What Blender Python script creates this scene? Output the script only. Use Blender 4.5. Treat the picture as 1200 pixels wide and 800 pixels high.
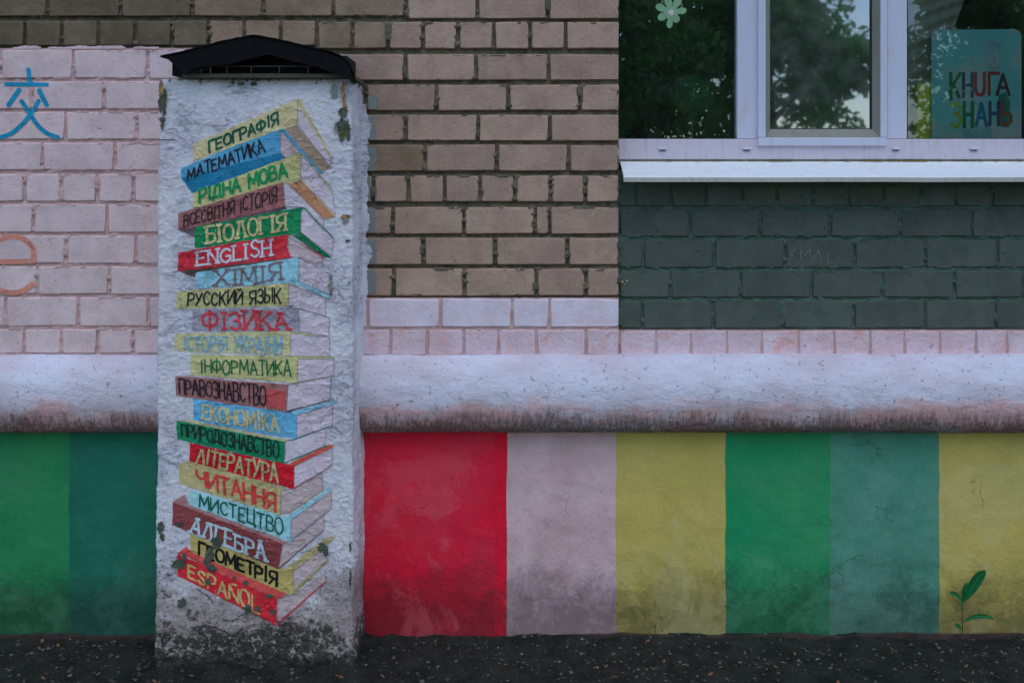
import bpy, bmesh, math, random
import numpy as np
from mathutils import Vector, Matrix
random.seed(7); RNG = np.random.RandomState(11)
R = math.radians
S = bpy.context.scene
for o in list(bpy.data.objects): bpy.data.objects.remove(o)

# ------------------------------------------------------------------ camera, sky, sun, exposure
D, EYE, HPX, K = 3.5, 1.672, 210.0, 320.0      # distance to wall (m), eye height, horizon row, px per metre on wall
cam = bpy.data.cameras.new('camera'); camo = bpy.data.objects.new('camera', cam); S.collection.objects.link(camo)
camo.location = (0, -D, EYE); camo.rotation_euler = (R(90), 0, 0)
cam.sensor_width = 36; cam.lens = K * D / 1200 * 36; cam.shift_y = -(400 - HPX) / 1200
cam.clip_start = 0.05; cam.clip_end = 1500
S.camera = camo
W = bpy.data.worlds.new('World'); S.world = W; W.use_nodes = True
wn = W.node_tree.nodes; wl = W.node_tree.links
sky = wn.new('ShaderNodeTexSky'); sky.sky_type = 'NISHITA'; sky.sun_disc = False
SUN_EL, SUN_AZ = R(62), R(168)                 # azimuth clockwise from +Y: behind the camera
sky.sun_elevation = SUN_EL; sky.sun_rotation = SUN_AZ; sky.dust_density = 0.4; sky.air_density = 1.0
wn['Background'].inputs[1].default_value = 0.15
wl.new(sky.outputs[0], wn['Background'].inputs[0])
sun = bpy.data.lights.new('sun', 'SUN'); sun.energy = 0.5; sun.angle = R(40); sun.color = (1, .96, .93)
suno = bpy.data.objects.new('sun', sun); S.collection.objects.link(suno)
d = Vector((math.sin(SUN_AZ) * math.cos(SUN_EL), math.cos(SUN_AZ) * math.cos(SUN_EL), math.sin(SUN_EL)))
suno.rotation_euler = (-d).to_track_quat('-Z', 'Y').to_euler(); suno.location = d * 30
S.view_settings.view_transform = 'Standard'; S.view_settings.look = 'None'
S.view_settings.exposure = 0.56; S.view_settings.gamma = 1
S.render.resolution_x = 1024; S.render.resolution_y = 682

# ------------------------------------------------------------------ helpers
def P(px, py, y=0.0):
    s = (D + y) / D / K
    return ((px - 600) * s, y, EYE + (HPX - py) * s)
ORG = {}
def setprops(o, label=None, cat=None, group=None, kind=None):
    if label: o['label'] = label
    if cat: o['category'] = cat
    if group: o['group'] = group
    if kind: o['kind'] = kind
def place(o, org, parent):
    ORG[o.name] = Vector(org)
    o.location = Vector(org) - (ORG[parent.name] if parent else Vector((0, 0, 0)))
    if parent: o.parent = parent
def empty(name, org, label=None, cat=None, group=None, parent=None):
    o = bpy.data.objects.new(name, None); S.collection.objects.link(o); o.empty_display_size = .1
    place(o, org, parent); setprops(o, label, cat, group); return o
def mesh(name, verts, faces, mats, parent=None, org=None, midx=None, smooth=False, **kw):
    v = np.asarray(verts, dtype=float).reshape(-1, 3)
    if org is None:
        org = ((v[:, 0].min() + v[:, 0].max()) / 2, (v[:, 1].min() + v[:, 1].max()) / 2, v[:, 2].min())
    me = bpy.data.meshes.new(name)
    me.from_pydata((v - np.array(org)).tolist(), [], [list(f) for f in faces]); me.update()
    for m in (mats if isinstance(mats, (list, tuple)) else [mats]): me.materials.append(m)
    if midx is not None: me.polygons.foreach_set('material_index', list(midx))
    if smooth: me.polygons.foreach_set('use_smooth', [True] * len(me.polygons))
    o = bpy.data.objects.new(name, me); S.collection.objects.link(o)
    place(o, org, parent); setprops(o, **kw); return o
class MB:
    def __init__(s): s.v = []; s.f = []; s.m = []
    def add(s, vs, fs, m=0):
        n = len(s.v); s.v += [tuple(map(float, p)) for p in vs]; s.f += [[n + i for i in f] for f in fs]; s.m += [m] * len(fs)
    def box(s, x0, x1, y0, y1, z0, z1, m=0, bev=0.0):
        bm = bmesh.new(); bmesh.ops.create_cube(bm, size=1)
        for v in bm.verts:
            v.co = Vector(((x0 + x1) / 2 + v.co.x * (x1 - x0), (y0 + y1) / 2 + v.co.y * (y1 - y0), (z0 + z1) / 2 + v.co.z * (z1 - z0)))
        if bev: bmesh.ops.bevel(bm, geom=bm.edges[:], offset=bev, segments=2, affect='EDGES', profile=.5)
        bm.verts.ensure_lookup_table()
        s.add([v.co[:] for v in bm.verts], [[v.index for v in f.verts] for f in bm.faces], m) if not bev else s._bm(bm, m)
        bm.free()
    def _bm(s, bm, m):
        bm.verts.index_update(); s.add([v.co[:] for v in bm.verts], [[v.index for v in f.verts] for f in bm.faces], m)
    def prism(s, pts, y0, y1, m=0):             # pts = (x,z) ccw seen from -Y; front y0 < back y1
        n = len(pts); a = [(x, y0, z) for x, z in pts] + [(x, y1, z) for x, z in pts]
        s.add(a, [list(range(n)), list(range(2 * n - 1, n - 1, -1))] + [[i, i + n, (i + 1) % n + n, (i + 1) % n] for i in range(n)], m)
    def tube(s, pts, rad, n=6, m=0):
        pts = [Vector(p) for p in pts]; rs = rad if isinstance(rad, (list, tuple)) else [rad] * len(pts)
        vs = []; fs = []
        for i, p in enumerate(pts):
            t = (pts[min(i + 1, len(pts) - 1)] - pts[max(i - 1, 0)]).normalized()
            a = t.cross(Vector((0, 0, 1)) if abs(t.z) < .9 else Vector((1, 0, 0))).normalized(); b = t.cross(a)
            vs += [p + (a * math.cos(2 * math.pi * k / n) + b * math.sin(2 * math.pi * k / n)) * rs[i] for k in range(n)]
        for i in range(len(pts) - 1):
            fs += [[i * n + k, i * n + (k + 1) % n, (i + 1) * n + (k + 1) % n, (i + 1) * n + k] for k in range(n)]
        fs += [list(range(n))[::-1], [(len(pts) - 1) * n + k for k in range(n)]]
        s.add([tuple(v) for v in vs], fs, m)
    def build(s, name, mats, parent=None, org=None, **kw):
        return mesh(name, s.v, s.f, mats, parent, org, midx=s.m, **kw)
# smooth value noise on a random lattice, vectorised
LAT = RNG.rand(64, 256, 256)
def vnoise(x, z, scale, seed=0):
    x = np.asarray(x, float) * scale + 71.3 * (seed + 1); z = np.asarray(z, float) * scale + 37.7 * (seed + 1)
    xi = np.floor(x).astype(int); zi = np.floor(z).astype(int); fx = x - xi; fz = z - zi
    fx = fx * fx * (3 - 2 * fx); fz = fz * fz * (3 - 2 * fz); L = LAT[seed % 64]
    a = L[xi % 256, zi % 256]; b = L[(xi + 1) % 256, zi % 256]; c = L[xi % 256, (zi + 1) % 256]; e = L[(xi + 1) % 256, (zi + 1) % 256]
    return (a * (1 - fx) + b * fx) * (1 - fz) + (c * (1 - fx) + e * fx) * fz
def fbm(x, z, scale, seed=0, oct=3):
    s = 0; a = 1; t = 0
    for i in range(oct): s = s + a * vnoise(x, z, scale * 2 ** i, seed + i); t += a; a *= .5
    return s / t
def gridfaces(nu, nv):                          # vertex index = j*nu+i
    i, j = np.meshgrid(np.arange(nu - 1), np.arange(nv - 1)); a = (j * nu + i).ravel()
    return np.stack([a, a + 1, a + nu + 1, a + nu], 1).tolist()
def lin(c): return tuple(((v / 255 + .055) / 1.055) ** 2.4 if v > 10 else v / 255 / 12.92 for v in c)
LIGHT = (.385, .465, .62)
def alb(r, g, b, k=1.0): return tuple(min(.88, max(.004, l / w * k)) for l, w in zip(lin((r, g, b)), LIGHT)) + (1,)

# ------------------------------------------------------------------ materials
class NT:
    def __init__(s, name):
        s.m = bpy.data.materials.new(name); s.m.use_nodes = True; s.t = s.m.node_tree; s.n = s.t.nodes; s.l = s.t.links
        s.b = s.n['Principled BSDF']; g = s.n.new('ShaderNodeNewGeometry'); s.pos = g.outputs['Position']
    def inp(s, sock, v):
        if isinstance(v, bpy.types.NodeSocket): s.l.new(v, sock)
        else: sock.default_value = v
    def scale(s, v, sc):
        m = s.n.new('ShaderNodeVectorMath'); m.operation = 'MULTIPLY'; s.inp(m.inputs[0], v); m.inputs[1].default_value = sc; return m.outputs[0]
    def noise(s, scale, detail=4, rough=.6, vec=None, dist=0):
        n = s.n.new('ShaderNodeTexNoise'); n.inputs['Scale'].default_value = scale; n.inputs['Detail'].default_value = detail
        n.inputs['Roughness'].default_value = rough; n.inputs['Distortion'].default_value = dist
        s.inp(n.inputs['Vector'], vec if vec is not None else s.pos); return n.outputs['Fac']
    def voro(s, scale, feature='F1'):
        n = s.n.new('ShaderNodeTexVoronoi'); n.feature = feature; n.inputs['Scale'].default_value = scale; s.inp(n.inputs['Vector'], s.pos); return n.outputs['Distance']
    def ramp(s, v, a, b, lo=0., hi=1.):
        n = s.n.new('ShaderNodeMapRange'); n.interpolation_type = 'SMOOTHSTEP'; s.inp(n.inputs[0], v)
        for i, k in enumerate((a, b, lo, hi)): n.inputs[i + 1].default_value = k
        return n.outputs[0]
    def math(s, op, a, b=0.):
        n = s.n.new('ShaderNodeMath'); n.operation = op; s.inp(n.inputs[0], a); s.inp(n.inputs[1], b); return n.outputs[0]
    def mix(s, f, a, b):
        n = s.n.new('ShaderNodeMix'); n.data_type = 'RGBA'; s.inp(n.inputs[0], f); s.inp(n.inputs[6], a); s.inp(n.inputs[7], b); return n.outputs[2]
    def mul(s, col, f):
        n = s.n.new('ShaderNodeMix'); n.data_type = 'RGBA'; n.blend_type = 'MULTIPLY'; n.inputs[0].default_value = 1; s.inp(n.inputs[6], col); s.inp(n.inputs[7], f); return n.outputs[2]
    def sep(s, k):
        n = s.n.new('ShaderNodeSeparateXYZ'); s.l.new(s.pos, n.inputs[0]); return n.outputs[k]
    def rnd(s):
        return s.n.new('ShaderNodeObjectInfo').outputs['Random']
    def bump(s, h, dist, prev=None, strength=1.):
        n = s.n.new('ShaderNodeBump'); n.inputs['Strength'].default_value = strength; n.inputs['Distance'].default_value = dist
        s.inp(n.inputs['Height'], h)
        if prev is not None: s.l.new(prev, n.inputs['Normal'])
        return n.outputs[0]
    def done(s, col, rough=.85, normal=None, spec=.3):
        s.inp(s.b.inputs['Base Color'], col); s.inp(s.b.inputs['Roughness'], rough); s.b.inputs['Specular IOR Level'].default_value = spec
        if normal is not None: s.l.new(normal, s.b.inputs['Normal'])
        return s.m
def brick_mat(name, col, col2, stain, jit=.18, bump=.0015, peach=None, blotch=.35):
    t = NT(name)
    c = t.mix(t.ramp(t.noise(9, 5, .65), .35, .68), col, col2)
    if peach: c = t.mix(t.math('MULTIPLY', t.ramp(t.noise(13, 5, .7, dist=.6), .54, .68), .75), c, peach)
    c = t.mix(t.math('MULTIPLY', t.ramp(t.noise(70, 4, .7), .58, .74), .55), c, stain)
    c = t.mix(t.math('MULTIPLY', t.ramp(t.noise(22, 6, .75, dist=1.), .60, .70), .5), c, stain)
    c = t.mul(c, t.mix(t.rnd(), (1 - jit,) * 3 + (1,), (1 + jit * .6,) * 3 + (1,)))
    c = t.mix(t.math('MULTIPLY', t.ramp(t.noise(4.5, 5, .7, dist=.8), .50, .66), blotch), c, tuple(v * .72 for v in col2[:3]) + (1,))
    c = t.mix(t.math('MULTIPLY', t.ramp(t.noise(45, 7, .8, dist=.5), .56, .64), blotch * .8), c, tuple(min(.9, v * 1.28) for v in col[:3]) + (1,))
    n = t.bump(t.noise(260, 3, .7), bump * .7)
    n = t.bump(t.noise(60, 5, .65), bump * 2.2, n)
    n = t.bump(t.ramp(t.noise(34, 6, .7, dist=.5, vec=t.scale(t.pos, (1, 1, 1.8))), .64, .70), -.0025, n)
    return t.done(c, .88, n)
M = {}
M['brick'] = brick_mat('brown_brick', alb(125, 114, 114), alb(112, 101, 101), alb(58, 54, 48), jit=.16)
M['brick_dirty'] = brick_mat('sooty_brick', alb(80, 77, 70), alb(64, 63, 55), alb(40, 40, 34), jit=.14)
M['brick_mid'] = brick_mat('half_sooty_brick', alb(104, 95, 89), alb(88, 80, 73), alb(50, 48, 42), jit=.14)
M['brick_pink'] = brick_mat('pink_whitewashed_brick', alb(156, 150, 169), alb(143, 136, 154), alb(118, 92, 92), jit=.05, bump=.0013, blotch=.12)
M['brick_white'] = brick_mat('white_painted_brick', alb(162, 163, 194), alb(152, 150, 178), alb(146, 118, 128), jit=.04, bump=.0016, blotch=.12)
M['brick_peach'] = brick_mat('flaking_white_over_peach_brick', alb(160, 154, 182), alb(150, 138, 160), alb(122, 90, 96), jit=.04, bump=.003, peach=alb(176, 124, 128), blotch=.12)
M['brick_grey'] = brick_mat('grey_painted_brick', alb(58, 70, 72), alb(50, 62, 64), alb(38, 46, 47), jit=.09, bump=.0012, blotch=.12)
def mortar_mat(name, c1, c2, speck):
    t = NT(name); c = t.mix(t.ramp(t.noise(26, 5, .7), .35, .65), c1, c2)
    c = t.mix(t.math('MULTIPLY', t.ramp(t.noise(90, 3, .6), .6, .75), .7), c, speck)
    n = t.bump(t.noise(120, 4, .7), .004); return t.done(c, .95, n)
M['mortar'] = mortar_mat('dark_mortar', alb(80, 78, 74), alb(56, 58, 54), alb(108, 104, 94))
M['mortar_pink'] = mortar_mat('painted_mortar', alb(138, 118, 130), alb(142, 132, 148), alb(84, 64, 64))
M['mortar_grey'] = mortar_mat('grey_painted_mortar', alb(44, 64, 64), alb(54, 78, 78), alb(14, 18, 19))

def crust(t, k):
    n = t.bump(t.noise(210, 4, .75), .0016 * k)
    n = t.bump(t.noise(62, 6, .72, dist=.5, vec=t.scale(t.pos, (1, 1, 1.5))), .0062 * k, n)
    lump = t.noise(24, 5, .7, dist=.9, vec=t.scale(t.pos, (1, 1, 1.8)))
    gate = t.ramp(t.noise(5, 3, .6), .42, .62)
    n = t.bump(t.math('MULTIPLY', t.ramp(lump, .50, .60), gate), .0035 * k, n)
    return n
def plaster_mat():
    t = NT('whitewashed_plaster')
    z = t.sep(2)
    c = t.mix(t.ramp(t.noise(5, 4, .6), .35, .65), alb(158, 169, 201), alb(146, 155, 184))
    c = t.mix(t.math('MULTIPLY', t.ramp(t.noise(34, 6, .75, dist=.8), .56, .72), .55), c, alb(112, 112, 130))
    # grime splashed up from the ground, and dark damp blotches in it
    g = t.math('ADD', t.ramp(z, .66, .05, -.32, .42), t.noise(8, 7, .75, dist=.6))
    c = t.mix(t.math('MULTIPLY', t.ramp(g, .50, .85), .85), c, alb(108, 102, 112))
    g3 = t.math('ADD', t.ramp(z, 1.3, .2, -.12, .08), t.noise(100, 4, .7))
    c = t.mix(t.math('MULTIPLY', t.ramp(g3, .62, .70), .75), c, alb(58, 56, 56))
    g2 = t.math('ADD', t.ramp(z, .42, .02, -.30, .12), t.math('ADD', t.math('MULTIPLY', t.noise(17, 9, .82, dist=1.0), .6), t.math('MULTIPLY', t.noise(6, 3, .6), .42)))
    c = t.mix(t.math('MULTIPLY', t.ramp(g2, .50, .57), .95), c, alb(34, 40, 37))
    g6 = t.math('ADD', t.ramp(z, .45, .10, -.3, .05), t.noise(40, 8, .8, dist=.8))
    c = t.mix(t.math('MULTIPLY', t.ramp(g6, .57, .62), .75), c, alb(134, 136, 150))
    g4 = t.math('ADD', t.ramp(z, .11, .01, -.28, .22), t.noise(34, 6, .75, dist=.8))
    c = t.mix(t.math('MULTIPLY', t.ramp(g4, .52, .62), .85), c, alb(24, 28, 27))
    # mossy stain at the head
    g5 = t.math('ADD', t.ramp(z, 1.95, 2.02, -.25, .12), t.noise(38, 5, .7))
    c = t.mix(t.ramp(g5, .60, .68), c, alb(44, 54, 48))
    n = crust(t, 1.0)
    return t.done(c, .8, n, .35)
M['plaster'] = plaster_mat()
def paint_mat(name, col, wear=.62, k=.5, under=None):
    t = NT(name); under = under or alb(160, 165, 190)
    dark = tuple(v * .72 for v in col[:3]) + (1,)
    c = t.mix(t.ramp(t.noise(11, 4, .6), .3, .7), col, tuple(min(.9, v * 1.12 + .012) for v in col[:3]) + (1,))
    c = t.mix(t.math('MULTIPLY', t.ramp(t.noise(48, 5, .7, dist=.6), .50, .72), k), c, dark)
    c = t.mix(t.math('MULTIPLY', t.ramp(t.noise(110, 5, .75), wear, wear + .09), .65), c, under)
    return t.done(c, .8, crust(t, .85), .3)
_pm = {}
def PC(r, g, b, wear=.62, k=.5):
    key = (r, g, b, wear)
    if key not in _pm: _pm[key] = paint_mat('paint_%02d' % len(_pm) if False else 'book_paint', alb(r, g, b), wear, k)
    return _pm[key]
def plinth_mat(name, c1, c2, grime=1.0):
    t = NT(name); z = t.sep(2)
    c = t.mix(t.ramp(t.noise(3.2, 5, .62), .34, .66), c1, c2)
    c = t.mix(t.math('MULTIPLY', t.ramp(t.noise(40, 6, .75), .5, .75), .35), c, tuple(v * .6 for v in c1[:3]) + (1,))
    g = t.math('ADD', t.math('ADD', t.ramp(z, .60, .0, -.34, .22 * grime), t.math('MULTIPLY', t.noise(6, 9, .78, dist=.3), .7)), t.math('MULTIPLY', t.noise(75, 5, .8), .3))
    gcol = tuple(v * .28 + .012 for v in c1[:3]) + (1,)
    c = t.mix(t.math('MULTIPLY', t.ramp(g, .44, .70), .72), c, gcol)
    g7 = t.math('ADD', t.ramp(z, .42, .0, -.26, .10 * grime), t.noise(19, 9, .82, dist=.7))
    c = t.mix(t.math('MULTIPLY', t.ramp(g7, .48, .62), .45), c, tuple(v * .16 + .008 for v in c1[:3]) + (1,))
    c = t.mix(t.math('MULTIPLY', t.ramp(t.noise(130, 3, .6), .62, .70), .5), c, gcol)
    fine = t.noise(150, 4, .75)
    wear = t.math('MULTIPLY', t.ramp(t.noise(2.6, 7, .75, dist=.7), .50, .60), t.ramp(z, .72, .60))
    gm = (sum(c2[:3]) / 3 * .5 + .03,) * 3
    c = t.mix(t.math('MULTIPLY', wear, .26), c, tuple(v * .75 + g_ for v, g_ in zip(c1[:3], gm)) + (1,))
    sc = t.noise(55, 6, .8, dist=1.5, vec=t.scale(t.pos, (.35, 1, 1)))
    c = t.mix(t.math('MULTIPLY', t.ramp(sc, .64, .67), .45), c, tuple(v * .4 for v in c1[:3]) + (1,))
    # hairline cracks where a distorted noise crosses its middle value, only in patches
    cn = t.noise(2.3, 5, .62, dist=.35); dcr = t.math('ABSOLUTE', t.math('SUBTRACT', cn, .5))
    crk = t.math('MULTIPLY', t.ramp(dcr, .0035, .0008), t.ramp(t.noise(2.6, 3, .5), .55, .62))
    c = t.mix(t.math('MULTIPLY', crk, .28), c, tuple(v * .22 for v in c1[:3]) + (1,))
    n = t.bump(fine, .0015)
    n = t.bump(t.noise(9, 7, .72, dist=.4), .006, n)
    n = t.bump(crk, -.003, n)
    return t.done(c, t.ramp(fine, .3, .7, .6, .85), n, .35)
M['green_l'] = plinth_mat('green_stripe_paint', alb(14, 92, 64), alb(24, 100, 68))
M['tealgreen'] = plinth_mat('teal_green_stripe_paint', alb(16, 86, 76), alb(0, 76, 66))
M['red'] = plinth_mat('red_stripe_paint', alb(164, 2, 46), alb(150, 30, 56), 1.1)
M['red2'] = plinth_mat('bright_red_stripe_paint', alb(172, 0, 40), alb(164, 4, 42), .7)
M['pinkgrey'] = plinth_mat('dusty_pink_stripe_paint', alb(150, 138, 158), alb(136, 122, 138), 1.2)
M['yellow'] = plinth_mat('yellow_stripe_paint', alb(136, 134, 80), alb(124, 124, 70), .9)
M['green_r'] = plinth_mat('emerald_stripe_paint', alb(8, 106, 74), alb(36, 110, 82))
M['teal'] = plinth_mat('teal_stripe_paint', alb(58, 112, 106), alb(44, 100, 92))
def cornice_mat():
    t = NT('cornice_paint'); z = t.sep(2)
    c = t.mix(t.ramp(t.noise(4, 5, .6, vec=t.scale(t.pos, (1, 1, 3))), .35, .65), alb(146, 158, 190), alb(138, 143, 170))
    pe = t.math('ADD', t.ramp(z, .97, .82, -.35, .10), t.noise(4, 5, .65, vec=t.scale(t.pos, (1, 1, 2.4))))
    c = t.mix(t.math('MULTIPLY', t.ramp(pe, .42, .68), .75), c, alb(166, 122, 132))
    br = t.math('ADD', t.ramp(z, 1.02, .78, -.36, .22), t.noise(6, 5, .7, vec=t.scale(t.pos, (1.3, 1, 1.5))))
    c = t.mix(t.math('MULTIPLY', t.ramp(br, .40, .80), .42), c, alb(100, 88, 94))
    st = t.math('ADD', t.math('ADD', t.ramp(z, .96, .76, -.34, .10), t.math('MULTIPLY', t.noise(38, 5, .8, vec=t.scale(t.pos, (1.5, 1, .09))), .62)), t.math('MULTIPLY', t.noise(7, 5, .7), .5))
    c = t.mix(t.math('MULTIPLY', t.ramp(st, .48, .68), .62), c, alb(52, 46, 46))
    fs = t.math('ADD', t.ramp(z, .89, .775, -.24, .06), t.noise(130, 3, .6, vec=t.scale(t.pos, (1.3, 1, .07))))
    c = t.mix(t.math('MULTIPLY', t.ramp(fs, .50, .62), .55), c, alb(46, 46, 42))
    dp = t.noise(60, 4, .7); c = t.mix(t.math('MULTIPLY', t.ramp(dp, .63, .68), .8), c, alb(70, 66, 72))
    n = t.bump(t.noise(110, 4, .7), .002)
    n = t.bump(t.math('MULTIPLY', t.noise(110, 3, .6, vec=t.scale(t.pos, (1.2, 1, .08))), t.ramp(z, .90, .84)), .004, n)
    n = t.bump(t.noise(22, 6, .72, dist=.6, vec=t.scale(t.pos, (.8, 1, 1.6))), .007, n)
    n = t.bump(t.ramp(t.noise(40, 5, .7, dist=.5), .64, .68), -.003, n)
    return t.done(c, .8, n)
M['cornice'] = cornice_mat()
def simple(name, col, rough=.6, bs=0, bd=0, spec=.4, metal=0, var=.15, vs=12):
    t = NT(name); c = t.mix(t.ramp(t.noise(vs, 5, .65), .3, .7), tuple(v * (1 - var) for v in col[:3]) + (1,), tuple(v * (1 + var) for v in col[:3]) + (1,))
    n = t.bump(t.noise(bs, 4, .7), bd) if bs else None
    t.b.inputs['Metallic'].default_value = metal
    return t.done(c, rough, n, spec)
def dusty(name, col, dirt, rough=.4, streak=(1, 1, .15)):
    t = NT(name); c = t.mix(t.math('MULTIPLY', t.ramp(t.noise(30, 6, .7, vec=t.scale(t.pos, streak)), .48, .8), .6), col, dirt)
    c = t.mix(t.math('MULTIPLY', t.ramp(t.noise(75, 4, .7), .66, .73), .8), c, tuple(v * .25 for v in dirt[:3]) + (1,))
    return t.done(c, rough, t.bump(t.noise(60, 3, .6), .0006), .45)
M['pvc'] = dusty('white_window_plastic', alb(134, 146, 180), alb(120, 124, 146))
M['pvc_low'] = dusty('dusty_window_plastic', alb(136, 140, 168), alb(98, 98, 104), streak=(2, 1, .3))
M['gasket'] = dusty('grey_gasket', alb(88, 96, 100), alb(58, 62, 58), .7)
M['rubber'] = simple('black_seal', (.01, .012, .012, 1), .6)
M['sill'] = dusty('white_sill_metal', alb(154, 172, 214), alb(124, 132, 154), .35, (1, 1, 1))
M['sill_lip'] = dusty('dirty_sill_lip', alb(118, 126, 136), alb(66, 70, 66), .5, (2, 1, .3))
M['black_metal'] = simple('black_hood_metal', (.0035, .004, .005, 1), .75, 60, .001, .15, vs=20)
M['dark_bar'] = simple('dull_grille_steel', (.05, .052, .055, 1), .5, spec=.5)
M['board'] = simple('weathered_board', alb(48, 54, 48), .9, 80, .002)
M['dark'] = simple('hollow_dark', (.006, .006, .007, 1), .9)
M['flake'] = simple('bare_dark_render', alb(50, 60, 60), .9, 90, .003, var=.35, vs=60)
M['ochre'] = simple('rusty_ochre_stain', alb(116, 92, 62), .9, 90, .003, var=.45, vs=50)
M['moss'] = simple('moss', alb(58, 66, 46), .95, 90, .004, var=.4, vs=60)
M['bluegrey'] = simple('blue_grey_overpaint', alb(84, 98, 108), .8, 90, .002, var=.12, vs=30)
M['smear'] = M['plaster']
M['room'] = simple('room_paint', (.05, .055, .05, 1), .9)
M['bark'] = simple('bark', (.09, .07, .05, 1), .9, 30, .02, var=.4, vs=8)

# ------------------------------------------------------------------ brick layout (photo px of the joints)
def row(y0, y1, x0, js, x1, g): return [(a + g / 2, b - g / 2, y0, y1) for a, b in zip([x0 - g / 2] + js, js + [x1 + g / 2])]
G = 4.5
AL = [  # left / above / middle, unpainted
 ('brick_dirty', row(-46, -15, -30, [12, 97, 181, 266, 349, 433], 516, G)),
 ('brick', row(-46, -15, 521, [600, 684], 725, G)),
 ('brick_dirty', row(-10, 19, -30, [55, 141, 225, 308, 390.5], 473, G)),
 ('brick', row(-10, 22, 478, [559.5, 642], 725, G)),
 ('brick_dirty', row(24.5, 53.5, -54, [-13, 29, 72, 115, 158, 201.6, 244, 286, 329], 368.5, G)),
 ('brick', row(26, 57, 373.5, [412.6, 454.6, 495.7, 536.5, 578.8, 621.3, 663], 725, G)),
 ('brick', row(64, 94, 306, [390.5, 475, 558, 643], 725, G)),
 ('brick', row(99.5, 129.5, 345, [428, 511, 596, 679.5], 725, G)),
 ('brick', row(135, 165, 392, [475, 560, 644], 725, G)),
 ('brick', row(170, 200.5, 413, [498, 582, 666], 725, G)),
 ('brick', row(206, 236.5, 395, [437, 478.5, 521, 562.5, 603.5, 645, 686], 725, G)),
 ('brick', row(243, 274, 420, [460, 543.7, 627, 644.3], 725, G)),
 ('brick', row(279, 310, 411, [496, 580, 665], 725, G)),
 ('brick', row(315, 346.5, 420, [461, 544.3, 628.5, 686.6], 725, G)),
 ('brick_white', row(350.5, 383, 425, [431, 516, 600, 644], 725, 3.6)),
 ('brick_peach', row(386.5, 416, 420, [457.5, 500.6, 543.7, 584, 628.5, 687], 724.5, 3.2)),
 ('brick_pink', row(58.5, 92, -83, [1, 85.5, 172], 256, 4)),
 ('brick_pink', row(96, 128, -47, [37, 122], 206, 4)),
 ('brick_pink', row(131.5, 163.5, -93, [-8, 76.5, 160], 244, 4)),
 ('brick_pink', row(167.5, 199.5, -34, [49.5, 134], 218, 4)),
 ('brick_pink', row(204, 236, -55, [-13, 28.5, 71, 113.5, 156], 198, 4)),
 ('brick_pink', row(240, 272.5, -46, [38.6, 125], 209, 4)),
 ('brick_pink', row(276.5, 308.5, -90, [-7, 77, 159], 243, 4)),
 ('brick_pink', row(312.5, 344.5, -41, [43, 127.5], 212, 4)),
 ('brick_pink', row(348.5, 382, -78, [6, 91, 174], 258, 4)),
 ('brick_pink', row(386, 413.5, -57, [-14, 28, 72, 114, 156], 198, 3.4)),
]
GREY = [
 ('brick_grey', row(218, 241.5, 727, [746, 787, 828, 870, 911, 953, 995, 1036, 1079, 1121, 1164, 1206], 1248, 3.4)),
 ('brick_grey', row(246, 277, 727, [809, 891, 973, 1055, 1139, 1222], 1306, 3.6)),
 ('brick_grey', row(281.5, 313.5, 727, [754, 837, 920, 1002, 1085, 1169], 1252, 3.6)),
 ('brick_grey', row(317.5, 348.5, 727, [786, 868, 951, 1034, 1119, 1199], 1282, 3.6)),
 ('brick_grey', row(352.5, 384.5, 727, [753, 836, 918, 1001, 1084, 1167], 1250, 3.6)),
 ('brick_peach', row(388, 416.5, 727.5, [769, 810, 852, 893, 936, 978, 1020, 1060, 1102, 1144, 1180, 1222], 1264, 2.6)),
]
PANEL = .02                                      # the bay under the window sits back 2 cm
DEPTH = {'brick': .0095, 'brick_mid': .0095, 'brick_dirty': .012, 'brick_pink': .0055, 'brick_white': .005, 'brick_peach': .0035, 'brick_grey': .006}
RECT = []
for fams, yy in ((AL, 0.0), (GREY, PANEL)):
    for mn, rs in fams:
        for (a, b, c, e) in rs:
            x0, _, z1 = P(a, c, yy); x1, _, z0 = P(b, e, yy); RECT.append((x0, x1, z0, z1, mn, yy))
bld = empty('apartment_building', (0, .2, 0), 'brown brick apartment building wall with a striped painted base, white cornice and plastic window', 'building')

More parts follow.
